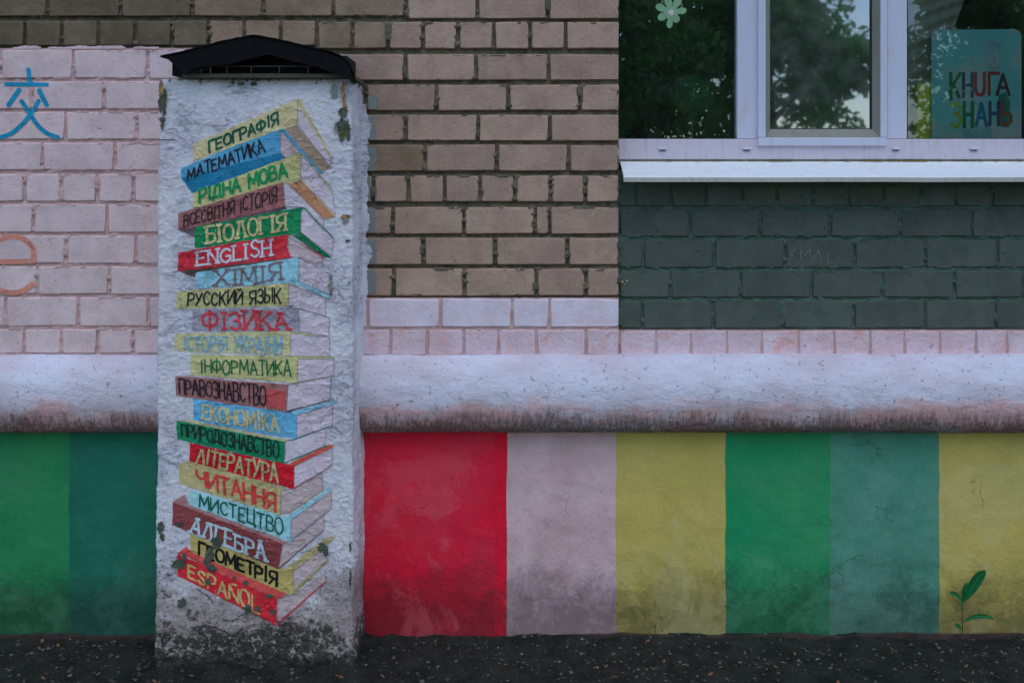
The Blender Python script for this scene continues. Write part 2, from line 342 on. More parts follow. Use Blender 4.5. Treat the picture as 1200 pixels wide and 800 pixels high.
# mortar: dense uneven sheet between the bricks
def mortar_sheet(name, x0, x1, z0, z1, base, hole=None, step=.0055):
    nx = int((x1 - x0) / step) + 1; nz = int((z1 - z0) / step) + 1
    X, Z = np.meshgrid(np.linspace(x0, x1, nx), np.linspace(z0, z1, nz))
    dep = np.full(X.shape, -1.0); vert = np.zeros(X.shape, bool)     # depth inside a brick; vertical-joint mask
    face = 0.0 if x0 < XW else PANEL
    for (a, b, c, e, m_, yy) in RECT:
        if yy != face or b < x0 - .1 or a > x1 + .1 or e < z0 - .05 or c > z1 + .05: continue
        i0, i1 = np.searchsorted(X[0], [a - .012, b + .012]); j0, j1 = np.searchsorted(Z[:, 0], [c - .001, e + .001])
        sx_, sz_ = X[j0:j1, i0:i1], Z[j0:j1, i0:i1]
        d_ = np.minimum(np.minimum(sx_ - a, b - sx_), np.minimum(sz_ - c, e - sz_)); dep[j0:j1, i0:i1] = np.maximum(dep[j0:j1, i0:i1], d_); vert[j0:j1, i0:i1] = True
    g = base - face
    Y = base + .0022 - min(g, .006) * np.clip((fbm(X, Z, 42, 3) - .47) * 3.5, 0, 1.2)
    if g > .008: Y = Y + np.where(vert, 0, .005) * (.6 + .6 * fbm(X, Z, 14, 8))
    if g > .005:                                # mortar squeezed out over the brick edges here and there
        sp = np.clip((fbm(X, Z * 1.6, 30, 16, 3) - .575) * 14, 0, 1); Y = np.where((dep > -.02) & (dep < .0065), Y * (1 - sp) + (face - .0012) * sp, Y)
    Y = np.where(dep > .0065, face + .008, Y)
    return X, Y, Z, nx, nz
def mat_sheet(name, x0, x1, z0, z1, base, mat, parent):
    X, Y, Z, nx, nz = mortar_sheet(name, x0, x1, z0, z1, base)
    return mesh(name, np.stack([X.ravel(), Y.ravel(), Z.ravel()], 1), gridfaces(nx, nz), mat, parent, smooth=True)
zc = P(0, 417)[2]
XL, XW = P(-100, 0)[0], P(725.5, 0)[0]
# wall core: solid masonry with the window opening (boxes butted)
core = MB()
OX1 = 2.62; ZS, ZT = 1.715, 3.15                # window opening
core.box(-4.5, XW - .0, .018, .40, zc - .30, 4.6)
core.box(XW, OX1, .030, .40, zc - .30, ZS - .02)
core.box(XW, OX1, .018, .40, ZT, 4.6)
core.box(OX1, 5.0, .018, .40, zc - .30, 4.6)
wall = core.build('brick_wall', [M['mortar']], bld)
zJ = P(0, 348.4)[2]; zW = P(0, 56)[2]; xs = -.9
mat_sheet('mortar', xs, XW - .001, zJ, 2.62, DEPTH['brick'], M['mortar'], wall)
mat_sheet('mortar', XL, xs - .001, zW, 2.62, DEPTH['brick_dirty'], M['mortar'], wall)
mat_sheet('mortar', XL, xs - .001, zc - .02, zW - .001, DEPTH['brick_pink'], M['mortar_pink'], wall)
mat_sheet('mortar', xs, XW - .001, zc - .02, zJ - .001, DEPTH['brick_white'], M['mortar_pink'], wall)
zG = P(0, 385.8, PANEL)[2]
mat_sheet('mortar', XW + .001, P(1305, 0)[0], zG, ZS - .01, PANEL + DEPTH['brick_grey'], M['mortar_grey'], wall)
mat_sheet('mortar', XW + .001, P(1305, 0)[0], zc - .02, zG - .001, PANEL + DEPTH['brick_peach'], M['mortar_pink'], wall)

# brick shapes: shared rough-edged variants, unit size, scaled per brick
def brick_variant(w, h, chip):
    hw, hh = w / 2, h / 2; c = .0035
    o = [(-hw + c, -hh), (random.uniform(-.3, .3) * w, -hh), (hw - c, -hh), (hw, -hh + c), (hw, hh - c), (hw - c, hh), (random.uniform(-.3, .3) * w, hh), (-hw + c, hh), (-hw, hh - c), (-hw, -hh + c)]
    o = [(x + random.uniform(-chip, chip), z + random.uniform(-chip, chip)) for x, z in o]
    k = .0035
    v = [(x * (1 - k / hw) , random.uniform(0, .0008), z * (1 - k / hh)) for x, z in o] + [(x, .0035, z) for x, z in o] + [(x, .016, z) for x, z in o]
    n = 10; f = [list(range(n))]
    for r in (0, n):
        f += [[r + i, r + n + i, r + n + (i + 1) % n, r + (i + 1) % n] for i in range(n)]
    me = bpy.data.meshes.new('brick'); me.from_pydata([(x / w, y, z / h) for x, y, z in v], [], f)
    me.materials.append(M['brick']); me.update()
    for p in me.polygons: p.use_smooth = p.index > 0 and p.index <= n
    return me
VAR = {'L': [brick_variant(.25, .096, .0016) for _ in range(9)], 'S': [brick_variant(.12, .096, .0016) for _ in range(7)]}
for (x0, x1, z0, z1, mn, yy) in RECT:
    w, h = x1 - x0, z1 - z0
    o = bpy.data.objects.new('brick', random.choice(VAR['L' if w > .18 else 'S'])); S.collection.objects.link(o)
    jy = random.uniform(-.0015, .0015) * (1 if 'grey' not in mn else .6)
    place(o, ((x0 + x1) / 2, yy + jy, (z0 + z1) / 2), wall); o.scale = (w, 1, h)
    o.rotation_euler = (R(random.uniform(-.5, .5)), R(random.uniform(-.25, .25)), R(random.uniform(-.25, .25)))
    if mn in ('brick', 'brick_dirty') and z0 > P(0, 62)[2]:
        cx_ = (x0 + x1) / 2; mn = 'brick_dirty' if cx_ < P(235, 0)[0] else 'brick_mid' if cx_ < P(455, 0)[0] else 'brick'
    elif mn == 'brick' and x1 < P(520, 0)[0] and z0 > P(0, 210)[2]: mn = random.choice(['brick_mid', 'brick'])
    o.material_slots[0].link = 'OBJECT'; o.material_slots[0].material = M[mn]
# plain brickwork outside the picture, joined
far = MB(); PIT = .263; CH = P(0, 0)[2] - P(0, 36.3)[2]
def inview(x, z): return XL - .02 < x < P(1300, 0)[0] and zc < z < P(0, -46)[2]
r = -30
for r in range(0, 31):
    z0 = 1.045 + r * CH; off = (r % 2) * PIT / 2
    for c in range(-17, 19):
        x0 = c * PIT + off; x1 = x0 + PIT - .012; z1 = z0 + CH - .012
        if XL - .12 < x0 and x1 < P(1300, 0)[0] + .12 and z0 < P(0, -44)[2] - .01 : continue
        if x0 < XL - .15 + .2 and x1 > XL - .26 and z0 < P(0, -44)[2]: continue
        if x1 > XW - .02 and x0 < OX1 and z1 < ZT and z0 > .9: continue
        if x0 < -4.4 or x1 > 4.9: continue
        far.box(x0, x1, .002, .017, z0, z1)
far.build('brickwork', [M['brick']], wall, kind='stuff')

# ------------------------------------------------------------------ height of the wall surface (for paint lying on it)
RA = np.array([(a, b, c, e, y) for a, b, c, e, m, y in RECT]); RD = np.array([DEPTH[m] for *_, m, _ in RECT])
def wall_y(x, z):
    m = (RA[:, 0] < x) & (x < RA[:, 1]) & (RA[:, 2] < z) & (z < RA[:, 3])
    if m.any(): return RA[np.argmax(m), 4] - .0012
    return (PANEL if x > XW else 0) + .0005
# ------------------------------------------------------------------ stroke lettering
def cr(pts, n=5, closed=False):                 # Catmull-Rom
    p = [Vector(q) for q in pts]; out = []
    if closed: p = [p[-1]] + p + [p[0], p[1]]
    else: p = [p[0] * 2 - p[1]] + p + [p[-1] * 2 - p[-2]]
    for i in range(1, len(p) - 2):
        for k in range(n):
            t = k / n; a, b, c, e = p[i - 1:i + 3]
            out.append(.5 * ((2 * b) + (c - a) * t + (2 * a - 5 * b + 4 * c - e) * t * t + (3 * b - a - 3 * c + e) * t ** 3))
    out.append(p[-2]); return [tuple(q) for q in out]
OV = cr([(.5, 1), (.13, .86), (.0, .5), (.13, .14), (.5, 0), (.87, .14), (1, .5), (.87, .86)], 4, True)
BOWL = lambda x0, y0, x1, y1: [(x0, y1)] + cr([(x0 + (x1 - x0) * .5, y1), (x1 - .04, y1 - (y1 - y0) * .18), (x1, (y0 + y1) / 2), (x1 - .04, y0 + (y1 - y0) * .18), (x0 + (x1 - x0) * .5, y0)], 3) + [(x0, y0)]
GL = {
 'Г': (.75, [[(0, 0), (0, 1)], [(0, 1), (1, 1)]]), 'Е': (.75, [[(0, 0), (0, 1)], [(0, 1), (1, 1)], [(0, .52), (.8, .52)], [(0, 0), (1, 0)]]),
 'О': (.95, [OV]), 'Р': (.8, [[(0, 0), (0, 1)], BOWL(0, .45, 1, 1)]), 'А': (.95, [[(0, 0), (.5, 1)], [(.5, 1), (1, 0)], [(.2, .35), (.8, .35)]]),
 'Ф': (1.1, [[(.5, -.03), (.5, 1.03)], cr([(.5, .86), (.12, .78), (0, .52), (.12, .26), (.5, .18), (.88, .26), (1, .52), (.88, .78)], 4, True)]),
 'І': (.35, [[(.5, 0), (.5, 1)]]), 'Я': (.85, [[(1, 0), (1, 1)], [(1 - x, y) for x, y in BOWL(0, .45, 1, 1)], [(.55, .45), (0, 0)]]),
 'М': (1.15, [[(0, 0), (.08, 1)], [(.08, 1), (.5, .25)], [(.5, .25), (.92, 1)], [(.92, 1), (1, 0)]]), 'Т': (.85, [[(.5, 0), (.5, 1)], [(0, 1), (1, 1)]]),
 'И': (.9, [[(0, 0), (0, 1)], [(0, 0), (1, 1)], [(1, 0), (1, 1)]]), 'Й': (.9, [[(0, 0), (0, .9)], [(0, 0), (1, .9)], [(1, 0), (1, .9)], cr([(.25, 1.12), (.5, 1.02), (.75, 1.12)], 3)]),
 'К': (.85, [[(0, 0), (0, 1)], [(1, 1), (0, .42)], [(.3, .58), (1, 0)]]), 'Д': (1.0, [[(.15, .12), (.3, 1)], [(.3, 1), (.85, 1)], [(.85, 1), (.85, .12)], [(0, .12), (1, .12)], [(0, .12), (0, -.06)], [(1, .12), (1, -.06)]]),
 'Н': (.85, [[(0, 0), (0, 1)], [(1, 0), (1, 1)], [(0, .5), (1, .5)]]), 'В': (.8, [[(0, 0), (0, 1)], BOWL(0, .54, .88, 1), BOWL(0, 0, 1, .54)]),
 'С': (.85, [cr([(.95, .82), (.6, 1), (.15, .84), (0, .5), (.15, .16), (.6, 0), (.95, .18)], 4)]),
 'Б': (.8, [[(0, 0), (0, 1)], [(0, 1), (.88, 1)], BOWL(0, 0, 1, .56)]), 'Л': (.9, [[(0, 0), (.35, 1)], [(.35, 1), (.6, 1)], [(.6, 1), (1, 0)]]),
 'П': (.85, [[(0, 0), (0, 1)], [(1, 0), (1, 1)], [(0, 1), (1, 1)]]),
 'Х': (.95, [[(0, 0), (1, 1)], [(0, 1), (1, 0)]]), 'У': (.85, [[(0, 1), (.5, .42)], [(1, 1), (.5, .35), (.15, 0)]]),
 'З': (.75, [cr([(0, .86), (.5, 1), (.92, .8), (.75, .56), (.35, .52)], 4), cr([(.35, .52), (.8, .48), (1, .25), (.6, 0), (0, .12)], 4)]),
 'Ь': (.75, [[(0, 0), (0, 1)], BOWL(0, 0, 1, .52)]), 'Ы': (1.05, [[(0, 0), (0, 1)], BOWL(0, 0, .62, .5), [(1, 0), (1, 1)]]),
 'Ч': (.8, [[(1, 0), (1, 1)], cr([(0, 1), (.02, .62), (.4, .48), (1, .56)], 4)]), 'Ц': (.95, [[(0, 1), (0, .05)], [(.85, 1), (.85, .05)], [(0, .05), (1, .05)], [(1, .05), (1, -.14)]]),
 'Ї': (.4, [[(.5, 0), (.5, .85)], [(.12, 1.02), (.16, 1.04)], [(.84, 1.02), (.88, 1.04)]]),
 'N': (.9, [[(0, 0), (0, 1)], [(0, 1), (1, 0)], [(1, 0), (1, 1)]]), 'Ñ': (.95, [[(0, 0), (0, .9)], [(0, .9), (1, 0)], [(1, 0), (1, .9)], [(.25, 1.08), (.75, 1.12)]]),
 'G': (.95, [cr([(.95, .84), (.6, 1), (.15, .84), (0, .5), (.15, .16), (.6, 0), (.97, .2)], 4), [(.97, .2), (.97, .45)], [(.97, .45), (.6, .45)]]),
 'L': (.75, [[(0, 0), (0, 1)], [(0, 0), (1, 0)]]), 'S': (.8, [cr([(.95, .85), (.5, 1), (.06, .8), (.3, .56), (.7, .45), (.97, .2), (.5, 0), (.03, .15)], 4)]),
 '2': (.8, [cr([(0, .78), (.4, 1), (.9, .8), (.7, .45), (0, 0)], 4), [(0, 0), (1, 0)]]), '0': (.8, [OV]),
 '3': (.75, [cr([(0, .86), (.5, 1), (.92, .8), (.7, .56), (.35, .52)], 4), cr([(.35, .52), (.8, .48), (1, .25), (.6, 0), (0, .12)], 4)]),
 'U': (.85, [[(0, 1), (0, .3)], cr([(0, .3), (.15, .05), (.5, 0), (.85, .05), (1, .3)], 4), [(1, .3), (1, 1)]]),
 'Є': (.9, [cr([(.95, .82), (.6, 1), (.15, .84), (0, .5), (.15, .16), (.6, 0), (.95, .18)], 4), [(0, .5), (.7, .5)]]), ' ': (.5, [])}
for a, b in zip('EHIPAO', 'ЕНІРАО'): GL[a] = GL[b]
def serifs(strokes, wd):
    out = list(strokes); sx = .22 / max(wd, .35) * .8
    for s in strokes:
        for p, q in ((s[0], s[1]), (s[-1], s[-2])):
            if (abs(p[1]) < .02 or abs(p[1] - 1) < .02) and abs(q[1] - p[1]) > .3 and (abs(q[0] - p[0]) < 1.1):
                out.append([(p[0] - sx, p[1]), (p[0] + sx, p[1])])
    return out
def layout(text, quad, serif=False, gap=.24, jit=.04):
    """strokes of a word mapped into a photo-px quad (TL, BL, BR, TR)"""
    tot = sum(GL[c][0] for c in text) + gap * (len(text) - 1); x = 0; res = []
    TL, BL, BR, TR = [Vector(p) for p in quad]
    for c in text:
        wd, st = GL[c]; st = serifs(st, wd) if serif and st else st
        dy, sy = random.uniform(-jit, jit) * 1.5, 1 + random.uniform(-jit, jit) * 2; dx = random.uniform(-jit, jit)
        for s in st:
            pts = []
            for (u, v) in s:
                U = (x + dx + u * wd) / tot; V = v * sy + dy
                t = TL.lerp(TR, U); b = BL.lerp(BR, U); pts.append(tuple(b.lerp(t, V)))
            res.append(pts)
        x += wd + gap
    return res
def ribbons(mb, strokes, w, surf, off, step=1.4, m=0):
    """strokes in px -> thin painted ribbons lying on surf(px,py,off)->xyz"""
    for si, pts in enumerate(strokes):
        q = [Vector(pts[0])]
        for p in pts[1:]:
            p = Vector(p); L = (p - q[-1]).length; n = max(1, int(L / step)); a = q[-1].copy()
            for k in range(1, n + 1): q.append(a.lerp(p, k / n))
        q = [p for i, p in enumerate(q) if i == 0 or (p - q[i - 1]).length > .05]
        if len(q) < 2: q = [q[0], q[0] + Vector((.3, 0))]
        ww = w * random.uniform(.92, 1.08); o = off + (si % 7) * .00009
        t0 = (q[1] - q[0]).normalized(); t1 = (q[-1] - q[-2]).normalized()
        rows = []
        for dd, f in ((.48, .3), (.36, .7), (.18, .95)): rows.append((q[0] - t0 * ww * dd, t0, f))
        for i, p in enumerate(q):
            t = (q[min(i + 1, len(q) - 1)] - q[max(i - 1, 0)]).normalized(); rows.append((p, t, 1 + random.uniform(-.07, .07)))
        for dd, f in ((.18, .95), (.36, .7), (.48, .3)): rows.append((q[-1] + t1 * ww * dd, t1, f))
        v = []
        for p, t, f in rows:
            nrm = Vector((-t.y, t.x)) * ww / 2 * f
            v += [surf(p.x + nrm.x, p.y + nrm.y, o), surf(p.x - nrm.x, p.y - nrm.y, o)]
        mb.add(v, [[2 * i, 2 * i + 1, 2 * i + 3, 2 * i + 2] for i in range(len(rows) - 1)], m)
def wall_surf(px, py, off):
    x, _, z = P(px, py, 0); return (x, wall_y(x, z) - off, z)

def clip_poly(poly, x0, x1, y0, y1):
    for ax, lim, sg in ((0, x0, 1), (0, x1, -1), (1, y0, 1), (1, y1, -1)):
        out = []
        for i in range(len(poly)):
            a, b = poly[i - 1], poly[i]; da, db = (a[ax] - lim) * sg, (b[ax] - lim) * sg
            if (da >= 0) != (db >= 0): t = da / (da - db); out.append((a[0] + (b[0] - a[0]) * t, a[1] + (b[1] - a[1]) * t))
            if db >= 0: out.append(b)
        poly = out
        if len(poly) < 3: return []
    return poly
def rough_poly(poly, amp, step=4):
    out = []
    for i in range(len(poly)):
        a, b = Vector(poly[i]), Vector(poly[(i + 1) % len(poly)]); L = (b - a).length; n = max(1, int(L / step)); nn = Vector((-(b - a).y, (b - a).x)).normalized() if L else Vector((0, 0))
        for k in range(n): p = a.lerp(b, k / n); j = random.uniform(-amp, amp); out.append((p.x + nn.x * j, p.y + nn.y * j))
    return out
def area(p): return abs(sum(p[i - 1][0] * p[i][1] - p[i][0] * p[i - 1][1] for i in range(len(p)))) / 2
def sheet(mb, poly, off, surf=None, amp=.35, cell=2.0, m=0):
    surf = surf or sur
    poly = rough_poly(poly, amp); xs_ = [p[0] for p in poly]; ys = [p[1] for p in poly]; cell = 2.0
    idx = {}
    base = len(mb.v)
    for i in range(int(min(xs_) // cell), int(max(xs_) // cell) + 1):
        col = clip_poly(poly, i * cell, (i + 1) * cell, -1e5, 1e5)
        if len(col) < 3: continue
        cy = [p[1] for p in col]
        for j in range(int(min(cy) // cell), int(max(cy) // cell) + 1):
            c = clip_poly(col, i * cell, (i + 1) * cell, j * cell, (j + 1) * cell)
            if len(c) < 3 or area(c) < .01: continue
            f = []
            for p in c:
                k = (round(p[0], 3), round(p[1], 3))
                if k not in idx: idx[k] = len(mb.v); mb.v.append(surf(p[0], p[1], off))
                if not f or f[-1] != idx[k]: f.append(idx[k])
            if f[0] == f[-1]: f.pop()
            if len(f) > 2: mb.f.append(f); mb.m.append(m)
# signs painted on the left brickwork
mb = MB()
ribbons(mb, [[(33.6, 82), (35.4, 98)], [(7.5, 98.8), (55, 99.4)], [(22.5, 105.6), (10.5, 123)], [(46.5, 106.5), (54.8, 123)],
             cr([(45.5, 118.5), (38.5, 130), (28, 144), (14, 156), (1, 161)], 4), cr([(25.5, 118.5), (34, 131), (43, 145), (55, 156), (68, 161)], 4)], 5.2, wall_surf, .0006)
mb.build('painted_character', [paint_mat('blue_sign_paint', alb(0, 112, 160), .66, .3)], bld, label='blue painted Chinese character on the pink bricks')
mb = MB()
ribbons(mb, [[(-13, 307), (40, 306)], cr([(40, 306), (38.5, 291), (28, 280), (11, 277.5), (-4, 284), (-13, 300), (-13, 320), (-5, 336), (10, 342.5), (26, 341), (38.5, 333)], 5)], 6, wall_surf, .0006)
mb.build('painted_letter', [paint_mat('orange_sign_paint', alb(182, 108, 104), .64, .3)], bld, label='orange painted letter e on the pink bricks')
mb = MB()
for x in range(-24, 186, 3):
    hgt = float(vnoise(x, 0, .09, 14)) * 5.2 - 1.3
    if hgt > .5: sheet(mb, [(x, 57.4), (x + 3, 57.4), (x + 3, 56 - hgt), (x, 56 - hgt * random.uniform(.6, 1))], .0008, surf=wall_surf, amp=.25)
mb.build('paint_overlap', [M['brick_pink']], bld, kind='stuff')
mb = MB()
st = [[(928, 291), (928, 304)], [(934, 291), (928.5, 298)], [(929, 298), (934, 303)], [(940, 304), (940, 293)], [(940, 293), (945, 300)], [(945, 300), (951, 292)], [(951, 292), (950.5, 301)],
      [(954, 307), (961, 294)], [(961, 294), (965, 307)], [(972, 297), (972.5, 308)], [(972.5, 308), (975, 308)]]
ribbons(mb, st, 1.0, wall_surf, .0006)
mb.build('scratched_writing', [simple('scratch', alb(76, 88, 90), .9)], bld, label='faint scratched letters in the grey brick')

# ------------------------------------------------------------------ cornice
def strip_mesh(name, prof, x0, x1, step, mat, parent, amp, seed, **kw):
    pr = cr(prof, 4) if len(prof) > 3 else prof
    pr = [(p[0], p[1]) for p in pr]; nv = len(pr); nu = int((x1 - x0) / step) + 1
    xs_ = np.linspace(x0, x1, nu); V = []
    for j, (y, z) in enumerate(pr):
        a = pr[max(0, j - 1)]; b = pr[min(nv - 1, j + 1)]; t = Vector((b[0] - a[0], b[1] - a[1])).normalized(); n = Vector((t.y, -t.x))
        s = j * .012
        h = amp * ((fbm(xs_, np.full(nu, s), 6, seed) - .5) * 1.6 + (fbm(xs_, np.full(nu, s * 2), 28, seed + 4) - .5) * .8)
        V += [(x, y + n.x * k, z + n.y * k) for x, k in zip(xs_, h)]
    return mesh(name, V, gridfaces(nu, nv), mat, parent, smooth=True, **kw)
CP = [(.03, 1.030), (-.004, 1.029), (-.032, 1.017), (-.063, .985), (-.085, .945), (-.094, .90), (-.094, .86), (-.087, .82), (-.075, .786), (-.060, .766), (-.045, .757), (-.01, .754), (.02, .753)]
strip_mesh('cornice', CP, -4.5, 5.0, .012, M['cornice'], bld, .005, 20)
# ------------------------------------------------------------------ plinth with painted stripes
def edge(px, z, k): return P(px, 0)[0] + (fbm(z, z * 0 + k, 9, 30 + k) - .5) * .010
pl = MB(); pl.box(-4.5, 5.0, .012, .40, -.3, .76); plinth = pl.build('plinth', [M['pinkgrey']], bld)
STR = [(-900, 'pinkgrey'), (-320, 'yellow'), (-180, 'red'), (-50, 'green_l'), (82, 'tealgreen'), (300, 'red'), (580, 'red2'), (594, 'pinkgrey'), (722, 'yellow'), (850, 'green_r'), (972, 'teal'), (1100, 'yellow'), (1228, 'green_r'), (1356, 'red'), (1480, 'pinkgrey'), (2190, None)]
LBL = {'red2': 'narrow brighter red stripe', 'red': 'red painted stripe', 'pinkgrey': 'dusty pink painted stripe', 'yellow': 'yellow painted stripe', 'green_r': 'emerald green painted stripe', 'teal': 'teal painted stripe', 'green_l': 'green painted stripe', 'tealgreen': 'dark teal green painted stripe'}
nz = 80; zz = np.linspace(-.06, .77, nz)
for k in range(len(STR) - 1):
    a, b = edge(STR[k][0], zz, k), edge(STR[k + 1][0], zz, k + 1); nu = max(2, int((STR[k + 1][0] - STR[k][0]) / 4) + 1) if STR[k][0] > -200 and STR[k][0] < 1400 else 30
    T = np.linspace(0, 1, nu); X = a[:, None] * (1 - T) + b[:, None] * T; Z = np.repeat(zz[:, None], nu, 1)
    Y = -.004 - .004 * (fbm(X, Z, 4, 40) - .5) * 2 - .0022 * (fbm(X, Z, 26, 44) - .5) * 2 - .012 * np.clip((.05 - Z) / .1, 0, 1) * fbm(X, Z, 12, 47)
    mesh('painted_stripe', np.stack([X.ravel(), Y.ravel(), Z.ravel()], 1), gridfaces(nu, nz), M[STR[k][1]], plinth, smooth=True, label=LBL[STR[k][1]])

# ------------------------------------------------------------------ window
FY = .10                                        # front of the fixed frame
win = empty('window', P(960, 190, FY), parent=bld)
def frbox(mb, a, b, c, e, y0, y1, m=0, bev=.0025):
    x0, _, z1 = P(a, c, y0); x1, _, z0 = P(b, e, y0); mb.box(x0, x1, y0, y1, z0, z1, m, bev)
mb = MB()
frbox(mb, 700, 1412, 163, 187, FY, FY + .07, 1)                 # bottom rail
frbox(mb, 864, 888.5, -300, 162.7, FY + .0005, FY + .07)        # mullions
frbox(mb, 1040, 1063, -300, 162.7, FY + .0005, FY + .07)
frbox(mb, 700, 724, -300, 162.7, FY + .0005, FY + .07)
frbox(mb, 1390, 1412, -300, 162.7, FY + .0005, FY + .07)
frbox(mb, 700, 1412, -324, -300.3, FY, FY + .07)
mb.build('frame', [M['pvc'], M['pvc_low']], win)
SY = FY - .012
mb = MB()
frbox(mb, 888.5, 897.5, -290, 161.2, SY, SY + .06); frbox(mb, 1032, 1040, -290, 161.2, SY, SY + .06)
frbox(mb, 888.5, 1040, 161.4, 171, SY, SY + .06); frbox(mb, 888.5, 1040, -300, -290.3, SY, SY + .06)
sash = mb.build('sash', [M['pvc']], win)
# glazing bead, sloping in to the pane
mb = MB()
def fr4(mb, o, i, yo, yi, m=0):                 # o,i = (x0,x1,ytop,ybot) px at depth yo / yi
    A = [P(o[0], o[2], yo), P(o[1], o[2], yo), P(o[1], o[3], yo), P(o[0], o[3], yo)]; B = [P(i[0], i[2], yi), P(i[1], i[2], yi), P(i[1], i[3], yi), P(i[0], i[3], yi)]
    mb.add(A + B, [[0, 4, 5, 1], [1, 5, 6, 2], [2, 6, 7, 3], [3, 7, 4, 0]], m)
fr4(mb, (897.5, 1032, -290, 161.4), (902.3, 1022, -285, 151.5), SY + .004, SY + .030)
fr4(mb, (902.3, 1022, -285, 151.5), (903.0, 1019, -284, 150.6), SY + .030, SY + .034, 1)
mb.build('glazing_bead', [M['gasket'], M['rubber']], win)
mb = MB()
fr4(mb, (724, 864, -300, 163), (725, 863, -299, 162.2), FY + .006, FY + .022, 0); fr4(mb, (1063, 1390, -300, 163), (1064, 1389, -299, 162.2), FY + .006, FY + .022, 0)
mb.build('pane_seal', [M['rubber']], win)
def glass_mat(name, refl, haze, rough):
    m = bpy.data.materials.new(name); m.use_nodes = True; t = m.node_tree; n = t.nodes; l = t.links; n.remove(n['Principled BSDF'])
    tr = n.new('ShaderNodeBsdfTransparent'); tr.inputs[0].default_value = (.93, .97, .96, 1)
    gl = n.new('ShaderNodeBsdfGlossy'); gl.inputs['Roughness'].default_value = rough; gl.inputs['Color'].default_value = (.90, .96, 1, 1)
    df = n.new('ShaderNodeBsdfDiffuse'); df.inputs[0].default_value = (.5, .5, .5, 1)
    g = n.new('ShaderNodeNewGeometry'); nz_ = n.new('ShaderNodeTexNoise'); nz_.inputs['Scale'].default_value = 4; nz_.inputs['Detail'].default_value = 1; l.new(g.outputs['Position'], nz_.inputs['Vector'])
    b = n.new('ShaderNodeBump'); b.inputs['Distance'].default_value = .0005; b.inputs['Strength'].default_value = 1; l.new(nz_.outputs['Fac'], b.inputs['Height']); l.new(b.outputs[0], gl.inputs['Normal'])
    m1 = n.new('ShaderNodeMixShader'); fr = n.new('ShaderNodeFresnel'); fr.inputs[0].default_value = refl; l.new(fr.outputs[0], m1.inputs[0]); l.new(tr.outputs[0], m1.inputs[1]); l.new(gl.outputs[0], m1.inputs[2])
    dn = n.new('ShaderNodeTexNoise'); dn.inputs['Scale'].default_value = 14; dn.inputs['Detail'].default_value = 6; l.new(g.outputs['Position'], dn.inputs['Vector'])
    mr = n.new('ShaderNodeMapRange'); mr.inputs[1].default_value = .4; mr.inputs[2].default_value = .8; mr.inputs[4].default_value = haze; mr.inputs[3].default_value = haze * .3; l.new(dn.outputs['Fac'], mr.inputs[0])  # patchy grey haze mixed into the glass to lift its darks
    m2 = n.new('ShaderNodeMixShader'); l.new(mr.outputs[0], m2.inputs[0]); l.new(m1.outputs[0], m2.inputs[1]); l.new(df.outputs[0], m2.inputs[2]); l.new(m2.outputs[0], n['Material Output'].inputs[0])
    return m
M['glass'] = glass_mat('double_glazing', 2.4, .03, .012); M['glass2'] = glass_mat('hazy_double_glazing', 3.4, .14, .022); M['glass3'] = glass_mat('clear_double_glazing', 1.85, .02, .012)
def pane(a, b, c, e, y, mat):
    x0, _, z1 = P(a, c, y); x1, _, z0 = P(b, e, y)
    mb = MB(); mb.add([(x0, y, z0), (x1, y, z0), (x1, y, z1), (x0, y, z1)], [[0, 1, 2, 3]]); mb.build('pane', [mat], win)
pane(720, 866, -302, 165, FY + .024, M['glass']); pane(1061, 1392, -302, 165, FY + .024, M['glass3']); pane(900, 1030, -287, 153, SY + .035, M['glass2'])
for px in (776.5, 875, 1049.5, 1141, 1240):
    mb = MB(); x, y, z = P(px, 174.5, FY); mb.box(x - .016, x + .016, FY - .008, FY - .0005, z - .004, z + .007, 0, .003); mb.box(x - .011, x + .011, FY - .006, FY - .0005, z - .0075, z - .0045, 1)
    mb.build('drain_cap', [M['pvc'], M['dark']], win)
# sill: folded sheet
SF = -.095; mb = MB(); xa, xb = P(731, 208, SF)[0], OX1 + .02; bk = P(726.5, 190, FY)[0]
zb, zf, zl = P(0, 189.3, FY)[2], P(0, 208, SF)[2], P(0, 213.2, SF)[2]
nx_ = 120; V = []
for i in range(nx_ + 1):
    t = i / nx_; wob = (float(fbm(t * 2.3, 0, 5, 50)) - .5) * .004
    x = lambda a: a + (xb - a) * t
    V += [(x(bk), FY - .001, zb), (x(bk), FY - .03, zb + (zf - zb) * .19), (x(xa + .002), SF + .008, zf + .0045 + wob), (x(xa), SF, zf + wob * .7), (x(xa), SF - .002, zl + wob * .5), (x(xa), SF + .004, zl + wob * .5 - .001), (x(xa), SF + .007, zf - .004)]
F = []; FM = []
for i in range(nx_):
    for j in range(6): a = i * 7 + j; F.append([a, a + 1, a + 8, a + 7]); FM.append(1 if j >= 3 else 0)
F.append([0, 6, 5, 4, 3, 2, 1]); FM.append(0)
mesh('sill', V, F, [M['sill'], M['sill_lip']], bld, midx=FM)
mb = MB(); mb.box(P(720, 0, FY)[0], OX1, FY + .002, FY + .03, P(0, 190.5, FY)[2], P(0, 187.1, FY)[2]); mb.build('gap_shade_strip', [simple('gap_shade', alb(72, 78, 74), .9, var=.4, vs=60)], bld)  # dark strip standing in for the shaded gap between rail and sill
mb = MB(); mb.box(P(726, 0, .03)[0], OX1, .055, .40, ZS - .019, ZS - .003); mb.box(P(726, 0, .03)[0], OX1, FY + .004, .40, ZS - .002, ZS + .012); mb.build('sill_bed', [M['dark']], bld)
